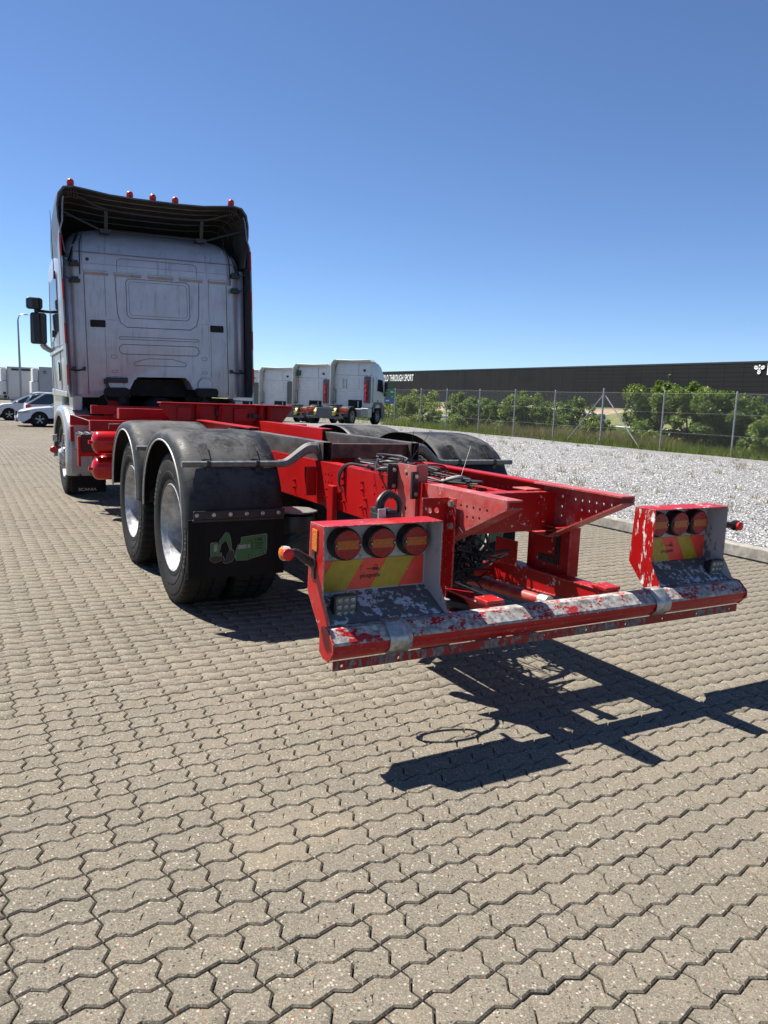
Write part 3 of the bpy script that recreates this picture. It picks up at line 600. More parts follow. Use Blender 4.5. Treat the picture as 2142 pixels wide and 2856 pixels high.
def sgq(u0, u1, z0, z1, d=0.0, t=.04):
    o = Vector((34.1, 62.8, 0)); b = MB(); c = [o + ax * u0 - nrm * d * -1, o + ax * u1 + nrm * d]; p = o + ax * u0 + nrm * d; q = o + ax * u1 + nrm * d
    b.add([(p.x, p.y, z0), (q.x, q.y, z0), (q.x, q.y, z1), (p.x, p.y, z1), (p.x - nrm.x * t, p.y - nrm.y * t, z0), (q.x - nrm.x * t, q.y - nrm.y * t, z0), (q.x - nrm.x * t, q.y - nrm.y * t, z1), (p.x - nrm.x * t, p.y - nrm.y * t, z1)], [(0, 1, 2, 3), (7, 6, 5, 4), (0, 4, 5, 1), (3, 2, 6, 7), (0, 3, 7, 4), (1, 5, 6, 2)]); return b
for u in (-.8, .35): sgq(u, u + .09, -1.2, 2.6, -.06, .09).build('post', 'fence_galv', sg)
sgq(-1.1, .5, 1.95, 2.72).build('panel', 'sign_green', sg); sgq(-1.1, .5, 1.62, 1.92).build('panel', 'sign_green', sg); sgq(-1.1, .5, 1.18, 1.59).build('panel', 'sign_blue', sg)
for (u, z, w_) in ((.12, 2.18, .26), (-.5, 1.75, .15), (-.35, 1.35, .35), (.22, 1.75, .1)): sgq(u, u + w_, z, z + .11, .012, .01).build('lettering', 'sign_white', sg)
# ================================================================== the red chassis truck
T = empty('chassis_truck', (0, 4.4, 0), 'three-axle truck with silver cab and bare red chassis, no body mounted', 'truck')
def holes(b, pts, x, r=.0085, d=.03):
    for (y, z) in pts: b.cyl((x - d, y, z), (x + d, y, z), r, 8)
    return b
H_web = [(1.793, .952), (1.743, .953), (1.694, .953), (1.79, .902), (1.74, .903), (1.694, .904), (1.117, .956), (1.113, .906), (1.019, .957), (.97, .958), (.923, .958), (.873, .958), (1.018, .909), (.968, .909), (.922, .909), (.874, .909)]
H_end = [(.301, .962), (.25, .962), (.20, .963), (.148, .963), (.098, .963), (.044, .966), (.25, .912), (.196, .914), (.147, .918), (.098, .922), (.25, .862), (.40, .965), (.40, .91), (.40, .86), (.35, .80)]
B_web = [(1.748, .861), (1.746, .811), (1.516, .952), (1.511, .911), (1.555, .862), (1.552, .814), (1.502, .812), (1.263, .959), (1.26, .914), (1.217, .863), (1.263, .813), (1.219, .812), (2.05, .95), (2.05, .90), (2.3, .86), (2.3, .81)]
bolt_mb = MB().lathe([(.012, 0), (.012, .003)], (0, 0, 0), (-1, 0, 0), 6).lathe([(.0085, .003), (.0085, .012), (.005, .0125), (.005, .020), (.0, .021)], (0, 0, 0), (-1, 0, 0), 6)
bolt0 = None
for s in (-1, 1):
    x0, x1 = sorted((s * .385, s * .376)); fl = sorted((s * .385, s * .298))
    b = MB().box(x0, x1, .55, 9.7, .755, 1.02).box(*fl, .55, 9.7, 1.0205, 1.0285).box(*fl, .55, 9.7, .7465, .7545)
    rail = b.build('frame_rail', 'red', T, smooth=0)
    cut(rail, holes(MB(), H_web, s * .38))
    b = MB().prism([(-.097, 1.02), (.549, 1.02), (.549, .755), (.405, .755), (-.097, .992)], 'x', x0, x1); b.box(*fl, -.097, .549, 1.0205, 1.0285); b.box(*fl, .405, .549, .7465, .7545)
    p = Vector((s * .3415, -.097, .9915)); q = Vector((s * .3415, .405, .7545))
    b.beam(p, q, .087, .007)
    end = b.build('rail_end', 'red_faded', T, smooth=0); cut(end, holes(MB(), H_end, s * .38))
    if s < 0:
        for (y, z) in B_web:
            if bolt0 is None: bolt0 = bolt_mb.build('bolt', 'red', T, (-.3851, y, z))
            else: o = bolt0.copy(); COL.objects.link(o); o.location = Vector((-.3851, y, z)) - WL[T]
# cross members
b = MB().box(-.374, .374, .45, .458, .775, .985).box(-.374, .374, .459, .53, .978, .985).box(-.374, .374, .459, .53, .775, .782)
cm = b.build('cross_member', 'red_light_wear', T, smooth=0, bevel=.002); cut(cm, MB().cyl((.30, .4, .90), (.30, .5, .90), .012, 8).cyl((.30, .4, .82), (.30, .5, .82), .012, 8).cyl((-.12, .4, .86), (-.12, .5, .86), .009, 8))
for y in (1.35, 2.2, 3.2, 4.5, 5.7, 7.1): MB().box(-.374, .374, y - .06, y + .06, .80, .97).build('cross_member', 'red', T, smooth=0, bevel=.004)
for s in (-1, 1):
    MB().box(s * .2 - .03, s * .2 + .03, .55, 1.28, .955, .963).box(s * .2 - .03, s * .2 - .022, .55, 1.28, .90, .9545).build('inner_angle_bar', 'red_light_wear', T, smooth=0)
    MB().box(s * .26 - .05, s * .26 + .05, .50, .62, .9865, .994).build('gusset_plate', 'red_faded', T, smooth=0, bevel=.002)
MB().box(-.08, .03, 1.35, 1.75, .975, .985).box(-.05, 0, 1.45, 1.5, .986, 1.03).build('valve_bracket', 'red', T, smooth=0, bevel=.003)
MB().cyl((-.2, 1.0, .93), (.3, 1.9, .95), .02, 10).cyl((-.1, 1.0, .90), (.34, 1.8, .92), .014, 8).build('brake_pipe', 'red', T)
# vertical angle with black plates on the left rail
b = MB().box(-.402, -.394, .637, .832, .83, 1.112).box(-.3935, -.332, .637, .645, .83, 1.118)
ab = b.build('upright_angle', 'red_faded', T, smooth=0, bevel=.002); cut(ab, holes(MB(), [(.735, 1.06), (.735, .88)], -.398, .012))
MB().box(-.464, -.403, .826, .834, .97, 1.10).build('black_plate', 'black_plastic', T, smooth=0, bevel=.002)
MB().box(-.440, -.403, .612, .630, .945, 1.085).build('black_plate', 'black_plastic', T, smooth=0, bevel=.002)
for (x, y, z) in ((-.43, .822, 1.075), (-.43, .822, .99), (-.42, .609, 1.06), (-.42, .609, .97)): MB().lathe([(.012, 0), (.012, .008), (.006, .009), (.006, .016)], (x, y, z), (0, -1, 0), 6).build('bolt', 'bolt', T)
# hangers that carry the lamp boxes and the underrun bar
b = MB().box(-.555, -.403, .318, .326, .50, .992).box(-.411, -.403, .258, .3175, .56, .992)
hg = b.build('hanger_plate', 'red_light_wear', T, smooth=0, bevel=.002); cut(hg, MB().cyl((-.515, .3, .932), (-.515, .34, .932), .013, 10).cyl((-.475, .3, .932), (-.475, .34, .932), .013, 10))
for z in (.966, .86): MB().lathe([(.020, 0), (.020, .004), (.015, .005), (.015, .018)], (-.411, .283, z), (-1, 0, 0), 6).build('bolt', 'bolt', T)
MB().box(.386, .394, .33, .67, .53, .80).box(.3945, .46, .33, .338, .53, .80).box(.3, .3855, .33, .52, .80, .807).build('hanger_plate', 'red_light_wear', T, smooth=0, bevel=.002)
MB().box(-.394, -.386, .327, .67, .45, .80).build('hanger_plate', 'red_light_wear', T, smooth=0, bevel=.002)
b = MB().box(.380, .3855, .40, .56, .735, .775).box(.380, .3855, .40, .435, .625, .7345).box(.380, .3855, .40, .57, .585, .6245)
pa = b.build('perforated_angle', 'black_plastic', T, smooth=0); cut(pa, holes(MB(), [(.53, .756), (.48, .756), (.43, .756), (.417, .70), (.417, .65), (.43, .604), (.48, .604), (.54, .604)], .383, .007))
MB().box(.30, .308, .66, .86, .53, .675).build('upright_plate', 'red_light_wear', T, smooth=0, bevel=.003)
# arms from the hangers to the bar
for s in (-1, 1):
    x = s * .36
    b = MB().prism([(.96, .525), (.96, .515), (.90, .41), (.35, .43), (-.02, .47), (-.05, .535), (.45, .54)], 'x', x - .005 - .03 * s, x + .005 - .03 * s); b.beam((x, .96, .532), (x, -.03, .543), .085, .008); b.beam((x, .92, .404), (x, -.0, .452), .085, .008)
    b.build('bar_arm', 'red_light_wear', T, smooth=0, bevel=.002)
    MB().box(x - .05, x + .05, -.03, .07, .548, .566).build('clamp_block', 'red_light_wear', T, smooth=0, bevel=.004)
MB().cyl((-.075, .72, .50), (0.0, .09, .505), .028, 16).cyl((-.09, .95, .50), (-.075, .722, .50), .024, 16).build('drawbar_cylinder', 'red_faded', T)
MB().cyl((0, .088, .505), (.006, .03, .507), .032, 14).cyl((-.05, .06, .50), (-.01, .06, .50), .012, 10).build('cylinder_eye', 'galv', T)
MB().cyl((-.19, .70, .515), (-.165, .22, .50), .0095, 10).build('push_rod', 'lip_white', T)
MB().lathe([(.022, 0), (.022, .02), (.014, .021)], (-.19, .70, .515), (0, 1, 0), 10).build('rod_end', 'black_plastic', T)
MB().tube(catmull([(-.50, .58, .49), (-.42, .42, .47), (-.32, .25, .46), (-.22, .1, .455)], 8), [.038 + .005 * (k % 2) for k in range(25)], 10).build('corrugated_hose', 'cable', T)
MB().box(-.34, .34, .90, .98, .42, .50).build('lower_cross_beam', 'red_light_wear', T, smooth=0, bevel=.004)

# underrun bar: pressed profile, flange with holes, two metal straps
prof = [(-.030, .446), (-.030, .528), (-.052, .546), (-.096, .545), (-.143, .503), (-.148, .492), (-.147, .474), (-.139, .466), (-.142, .457), (-.108, .424), (-.06, .424)]
b = MB(); b.prism(prof, 'x', -1.222, 1.222)
o = b.build('underrun_bar', ['red_scraped', 'red_box'], T, smooth=15)
for p in o.data.polygons:
    n = p.normal; p.material_index = 0 if (n.z > .35 or (n.y > .5)) else 1
md = o.modifiers.new('bevel', 'BEVEL'); md.width = .003; md.segments = 2; md.limit_method = 'ANGLE'; md.angle_limit = math.radians(25)
bar = o
fl = MB().box(-1.208, 1.19, -.124, -.118, .385, .424).build('bar_flange', 'red_flange', bar, smooth=0)
hb = MB()
for k in range(10): hb.cyl((-1.17 + k * .256, -.14, .402), (-1.17 + k * .256, -.1, .402), .007, 8)
cut(fl, hb)
for x in (-.97, .54):
    pr = [(y * 1.0, z) for (y, z) in [(-.045, .549), (-.098, .549), (-.147, .506), (-.153, .492), (-.152, .472), (-.147, .455), (-.110, .420)]]
    rows = [[(x + .103 * t, y, z) for (y, z) in pr] for t in np.linspace(0, 1, 3)]
    st_ = MB().grid(rows).build('bar_strap', 'galv', bar, smooth=40, solid=.004)
    for dx in (.02, .085): MB().lathe([(.006, 0), (.006, .003)], (x + dx, -.08, .5515), (0, 0, 1), 8).build('rivet', 'bolt', bar)
for s in (-1, 1):
    MB().prism([(y * 1.02 + .0, z) for (y, z) in [(-.026, .44), (-.026, .53), (-.05, .55), (-.097, .549), (-.15, .503), (-.151, .47), (-.108, .42), (-.06, .42)]], 'x', s * 1.2225 - .003, s * 1.2225 + .003).build('bar_end_cap', 'red_box', bar, smooth=0)

# lamp boxes
def board(parent, u0, u1, v0, v1, y, mirror, stripes):
    """red/yellow striped board; stripes given as fraction pairs along the bottom edge, sheared by shift"""
    w, h = u1 - u0, v1 - v0
    bd = MB().box(u0, u1, y, y + .003, v0, v1).build('marker_board', 'board_red', parent, smooth=0)
    st = MB(); sh = .62
    for (a, b_) in stripes:
        pts = []
        lo = [a, b_]; hi = [a + (sh if not mirror else -sh), b_ + (sh if not mirror else -sh)]
        poly = [(lo[0], 0), (lo[1], 0), (hi[1], 1), (hi[0], 1)]
        # clip to 0..w/h range in units of board height
        W = w / h
        def clip(P, edge, keep_ge):
            out = []
            for i in range(len(P)):
                p, q = P[i], P[(i + 1) % len(P)]; ip = (p[0] >= edge) == keep_ge or p[0] == edge; iq = (q[0] >= edge) == keep_ge or q[0] == edge
                if ip: out.append(p)
                if ip != iq:
                    t = (edge - p[0]) / (q[0] - p[0]); out.append((edge, p[1] + t * (q[1] - p[1])))
            return out
        poly = clip(clip(poly, 0, True), W, False)
        if len(poly) > 2: st.add([(u0 + p[0] * h, y - .0012, v0 + p[1] * h) for p in poly], [tuple(range(len(poly)))])
    st.build('board_stripes', 'board_yellow', parent, smooth=0)
    v, f = text_geo('plusguide', .026, .0004, 1.0)
    cxx = u0 + w * (.40 if not mirror else .36)
    MB().add([(cxx + p[0], y - .0016, v0 + h * .37 + p[1]) for p in v], f).build('board_lettering', 'ink', parent, smooth=0)
    b = MB()
    for (du, dv, ww, hh) in ((.0, .62, .004, .004), (.0, .68, .003, .006), (.03, .645, .02, .004), (.055, .64, .03, .006), (.06, .60, .035, .004), (.0, .75, .012, .003)): b.box(cxx + du, cxx + du + ww, y - .0018, y - .0014, v0 + h * dv, v0 + h * dv + hh)
    b.tube([(cxx + .075 + .008 * math.cos(t), y - .0016, v0 + h * .72 + .008 * math.sin(t)) for t in np.linspace(0, 6.28, 12, endpoint=False)], .001, 4, closed=True); b.build('board_lettering', 'ink', parent, smooth=0)
def tail_lamp(parent, x, y, z):
    b = MB()
    R = .068
    b.lathe([(R + .002, .055), (R + .002, .02), (R * .98, .004), (R * .90, -.001)], (x, y, z), (0, 1, 0), 32, 0)
    # lens: amber belt between two red fields, as real slightly stepped segments
    def seg(z0, z1, m, yy):
        pts = []
        for t in np.linspace(0, 1, 9):
            zz = z0 + (z1 - z0) * t; pts.append((min(math.sqrt(max(0, (R * .90) ** 2 - zz * zz)), .0605 if m == 1 else .050), zz))
        poly = [(x + a, z + c) for a, c in pts] + [(x - a, z + c) for a, c in reversed(pts)]
        b.prism(poly, 'y', y - yy, y + .012, m)
    seg(-.061, .061, 1, .0035); seg(-.0185, .0185, 2, .006)
    for s in (-1, 1):
        b.box(x + s * .054 - .006, x + s * .054 + .006, y - .0075, y - .002, z - .006, z + .006, 0); b.lathe([(.0035, 0), (.0035, .002)], (x + s * .054, y - .0075, z), (0, -1, 0), 8, 3)
    for k in range(46):  # sparkle of the lens put in as small studs of brighter red
        a = rng.random() * 6.28; r = R * .84 * math.sqrt(rng.uniform(.35, 1)); dx, dz = r * math.cos(a), r * math.sin(a)
        if abs(dz) > .022: b.lathe([(.0030, 0), (.0012, .0022)], (x + dx, y - .0035, z + dz), (0, -1, 0), 6, 4)
    return b.build('tail_lamp', ['black_plastic', 'lens_red', 'lens_amber', 'bolt', 'marker_red'], parent, smooth=30)
def work_lamp(parent, x, y, z, tilt=0.12):
    b = MB(); c = Vector((x, y, z))
    poly = rrect(0, 0, .105, .105, .014); b.prism([(x + a, z + c_) for a, c_ in poly], 'y', y, y + .028, 0)
    b.prism([(x + a, z + c_) for a, c_ in rrect(0, 0, .090, .090, .008)], 'y', y - .003, y + .002, 1)
    for i in range(3):
        for j in range(3): b.lathe([(.012, .0), (.010, .004), (.004, .006), (.0045, .009)], (x + (i - 1) * .029, y - .003, z + (j - 1) * .029), (0, -1, 0), 12, 2)
    for k in range(5): b.box(x - .05 + k * .022, x - .04 + k * .022, y + .028, y + .045, z - .04, z + .04, 0)
    b.box(x - .03, x + .03, y + .006, y + .03, z - .085, z - .0535, 0).box(x - .045, x + .045, y - .005, y + .04, z - .095, z - .0855, 0)
    def til(px, py, pz): d = pz - z; return (px, py - d * math.sin(tilt), pz)
    return b.xf(til).build('work_lamp', ['black_plastic', 'lens_clear', 'led'], parent, smooth=30, bevel=.0015)
for s in (-1, 1):
    xo, xi = s * 1.205, s * .645; xa, xb_ = min(xo, xi), max(xo, xi)
    side = [(0, .932), (.135, .932), (.15, .645), (.0, .485), (-.028, .44), (-.028, .53), (-.052, .545), (-.074, .547), (0, .660)]
    top = MB().box(xa - .0005, xb_ + .0005, .0, .136, .9325, .938)
    shell = MB()
    shell.box(xa + .005, xb_ - .005, .128, .133, .63, .932, 0)                          # back panel
    shell.add([(xa + .005, .128, .632), (xb_ - .005, .128, .632), (xb_ - .005, -.05, .548), (xa + .005, -.05, .548), (xa + .005, .134, .628), (xb_ - .005, .134, .628), (xb_ - .005, -.045, .540), (xa + .005, -.045, .540)], [(0, 1, 2, 3), (7, 6, 5, 4), (0, 3, 7, 4), (1, 5, 6, 2), (0, 4, 5, 1), (3, 2, 6, 7)], 1)
    box = shell.build('lamp_box', ['box_inner', 'box_scuffed'], T, smooth=0)
    top.build('box_top', 'red_box' if s < 0 else 'red_light_wear', box, smooth=0, bevel=.003)
    for (xx, outer) in ((xo, True), (xi, False)):
        inn = -1 if xx > (xo + xi) / 2 else 1                                            # towards the inside of the box
        b = MB().prism(side, 'x', min(xx, xx + inn * .003), max(xx, xx + inn * .003)); mat = 'red_box' if (s < 0) else ('red_streaky' if not outer else 'red_box')
        b.build('box_side', mat, box, smooth=0)
        MB().prism([(y + .001, z * .998 + .0005) for y, z in side], 'x', min(xx + inn * .0032, xx + inn * .005), max(xx + inn * .0032, xx + inn * .005)).build('box_side_lining', 'box_inner', box, smooth=0)
    for x in ((-1.064, -.899, -.733) if s < 0 else (.768, .924, 1.075)): tail_lamp(box, x, .072, .843)
    if s < 0:
        board(box, -1.185, -.66, .638, .768, .1235, False, [(.0, 1.1), (1.98, 3.05)]); work_lamp(box, -1.10, .0, .602)
    else:
        board(box, .66, 1.19, .632, .762, .1235, True, [(1.15, 2.05), (2.95, 3.75)]); work_lamp(box, 1.155, .0, .592)
    for (dx, dz) in ((.03, .66), (.44, .71)): MB().lathe([(.006, 0), (.004, .003)], ((-1.185 if s < 0 else .66) + dx, .1225, dz), (0, -1, 0), 8).build('rivet', 'bolt', box)
    # rubber-stalk marker lamp
    xs_ = s * 1.205
    MB().lathe([(.03, 0), (.03, .008), (.018, .012)], (xs_, .09, .775), (s, 0, 0), 12).box(min(xs_, xs_ + s * .006), max(xs_, xs_ + s * .006), .075, .105, .71, .83).build('stalk_base', 'black_plastic', box)
    path = catmull([(xs_ + s * .005, .09, .775), (xs_ + s * .04, .09, .795), (xs_ + s * .08, .09, .822), (xs_ + s * .125, .09, .822)] if s < 0 else [(xs_ + .005, .06, .83), (xs_ + .05, .04, .828), (xs_ + .1, .02, .825)], 6)
    MB().tube(path, [.020 - .0004 * i + (.0018 if i % 2 else 0) for i in range(len(path))], 10).build('rubber_stalk', 'cable', box)
    e = path[-1]
    b = MB().lathe([(.010, -.02), (.026, -.016), (.030, .0), (.030, .012)], e, (s, 0, 0), 16, 0).lathe([(.027, .0125), (.024, .020), (.012, .025)], e, (s, 0, 0), 16, 1)
    b.lathe([(.024, .024), (.024, .034), (.014, .040)], e, (0, -1, 0), 16, 2)
    b.build('marker_lamp', ['lip_white' if s < 0 else 'black_plastic', 'lens_orange', 'marker_red'], box)
MB().box(-1.2105, -1.2052, .055, .105, .825, .915).build('side_reflector', 'lens_orange', [c for c in T.children if c.name.startswith('lamp_box')][0], smooth=0, bevel=.003)
# plugs and hoses behind the left lamp box
MB().box(-.875, -.77, .16, .24, .90, .952).box(-.87, -.845, .15, .25, .9525, .972).box(-.83, -.79, .15, .25, .9525, .968).build('plug_block', 'black_plastic', T, smooth=0, bevel=.003); MB().box(-.882, -.846, .147, .158, .93, .975).build('plug_socket', 'alu', T, smooth=0, bevel=.002)
for k in range(2):
    pts = catmull([(-.86 + .02 * k, .19 + .02 * k, .95), (-.855 + .02 * k, .2, 1.0), (-.80 + .01 * k, .22, 1.035 - .01 * k), (-.745, .22, 1.0), (-.735, .23, .93), (-.70, .30, .84)], 8)
    MB().tube(pts, [.012 + (.0012 if i % 2 else 0) for i in range(len(pts))], 8).build('hose', 'cable', T)

# raw steel tubes laid on the rails, red sub-frame ahead of them
def rect_tube(b, x0, x1, y0, y1, z0, z1, t=.005):
    b.box(x0, x1, y0, y1, z1 - t, z1).box(x0, x1, y0, y1, z0, z0 + t).box(x0, x0 + t, y0, y1, z0 + t, z1 - t).box(x1 - t, x1, y0, y1, z0 + t, z1 - t); return b
for s in (-1, 1):
    x = s * .335; rect_tube(MB(), x - .033, x + .033, 1.875, 3.9, 1.030, 1.153).build('steel_tube', 'raw_steel', T, smooth=0, bevel=.003)
    MB().box(x - .028, x + .028, 3.0, 3.02, 1.036, 1.147).build('tube_stop', 'underbody', T, smooth=0)
    b = MB().box(x - .052 * s - .006, x - .052 * s + .006, 3.33, 9.0, 1.030, 1.165).box(*sorted((x - .058 * s, x + .04 * s)), 3.33, 9.0, 1.1655, 1.178); b.build('sub_frame', 'red', T, smooth=0, bevel=.003)
    for y in (3.40, 3.52, 3.56, 3.68): MB().lathe([(.016, 0), (.016, .012), (.009, .013), (.009, .028)], (x - .046 * s, y, 1.07), (s, 0, 0), 6).build('bolt', 'bolt', T)
    MB().prism([(3.31, 1.165), (3.31, 1.05), (3.8, 1.03), (3.8, 1.165)], 'x', x - .052 * s - .013, x - .052 * s - .0065).build('joint_plate', 'red', T, smooth=0)
MB().box(-.3015, .3015, 1.92, 1.985, 1.045, 1.14).build('steel_cross_tube', 'rust_steel', T, smooth=0, bevel=.003)
for x in (-.09, .16): MB().box(x - .015, x + .015, 1.93, 1.97, .975, 1.0445).build('tube_leg', 'rust_steel', T, smooth=0)

# bolster beam, outriggers
trap = [(-.70, 1.325), (.70, 1.325), (.70, 1.300), (.565, 1.125), (-.565, 1.125), (-.70, 1.300)]
bo = MB().prism(trap, 'y', 5.06, 5.072).box(-.705, .705, 4.99, 5.16, 1.3255, 1.340).prism([(-.60, 1.30), (.60, 1.30), (.56, 1.125), (-.56, 1.125)], 'y', 5.15, 5.16).build('bolster_beam', 'red', T, smooth=0, bevel=.004)
for x in (-.33, -.10, .33, .42): MB().prism([(4.985, 1.32), (5.058, 1.32), (5.058, 1.13), (5.03, 1.13)], 'x', x - .02, x + .02).build('gusset', 'red', bo, smooth=0, bevel=.006)
for x in (-.46, .12): MB().box(x - .07, x + .07, 5.035, 5.059, 1.16, 1.30).build('stiffener_plate', 'red', bo, smooth=0, bevel=.006)
MB().box(.21, .33, 5.02, 5.035, 1.205, 1.245).lathe([(.018, 0), (.015, .025)], (.25, 5.02, 1.225), (0, -1, 0), 10).build('switch', 'black_plastic', bo)
MB().box(-.14, -.09, 5.02, 5.05, 1.22, 1.30).build('sensor', 'black_plastic', bo, smooth=0); MB().tube([(-.115, 5.03, 1.22), (-.13, 5.0, 1.1), (-.11, 4.98, 1.0)], .006, 6).tube([(-.115, 5.03, 1.22), (-.15, 5.01, 1.13), (-.18, 5.0, 1.05)], .004, 6).build('sensor_cable', 'cable', bo)
MB().box(-.92, .55, 6.02, 6.14, 1.13, 1.245).build('upper_beam', 'red_beam', T, smooth=0, bevel=.004)
MB().box(-1.02, .9, 7.30, 7.36, 1.14, 1.245).build('upper_beam', 'red_beam', T, smooth=0, bevel=.004)
MB().box(-1.235, 1.235, 5.9, 5.98, 1.0, 1.115).build('outrigger', 'red_beam', T, smooth=0, bevel=.005)
MB().box(-1.25, 1.0, 7.40, 7.46, .995, 1.115).build('outrigger', 'red_beam', T, smooth=0, bevel=.005)
MB().tube([(-1.05, 5.89, 1.03), (-1.05, 5.86, 1.08), (-.93, 5.86, 1.085)], .005, 6).build('rod_hook', 'galv', T)
MB().tube([(-1.22, 7.4, 1.116), (-1.215, 5.95, 1.10)], .004, 5).build('stay_wire', 'galv', T)
MB().tube([(-.75, 7.2, 1.12), (-.6, 6.6, 1.14), (-.4, 6.2, 1.12)], .035, 10).build('bent_pipe', 'red', T)
MB().box(-.374, .374, 8.3, 9.8, .8, 1.0).build('front_frame', 'underbody', T, smooth=0)

# ---- mudguards
def arch(yc, z0, a, b, n, zend0, zend1, steps=26):
    pts = []
    if zend0 < z0: pts.append((yc - a, zend0))
    for i in range(steps + 1):
        t = PI * i / steps; c, s_ = math.cos(t), math.sin(t)
        pts.append((yc - a * math.copysign(abs(c) ** (2 / n), c), z0 + b * abs(s_) ** (2 / n)))
    if zend1 < z0: pts.append((yc + a, zend1))
    return pts
def mudguard(s, yc, a, b, la, lb, x_out, x_in, z0, ze0, ze1, mat, lip, n=2.35, name='mudguard'):
    O = arch(yc, z0, a, b, n, ze0, ze1); I = arch(yc, z0, la, lb, 2.1, ze0, ze1); rows = []
    for (o_, i_) in zip(O, I):
        d = Vector((i_[0] - o_[0], i_[1] - o_[1])); L = d.length; d = d / L
        def pt(x, k): return (s * x, o_[0] + d.x * k, o_[1] + d.y * k)
        rows.append([pt(x_in, .0), pt(x_in + .06, 0), pt(x_in + .25, -.004), pt(x_out - .16, -.004), pt(x_out - .075, .0), pt(x_out - .03, .014), pt(x_out - .008, .04), pt(x_out, .075), (s * x_out, i_[0], i_[1])])
    g = MB().grid(rows).build(name, mat, T, smooth=50, solid=.006)
    if lip: MB().tube([(s * (x_out + .003), y, z) for (y, z) in I], .006, 6).build('edge_trim', 'lip_white', g)
    return g
emb = None
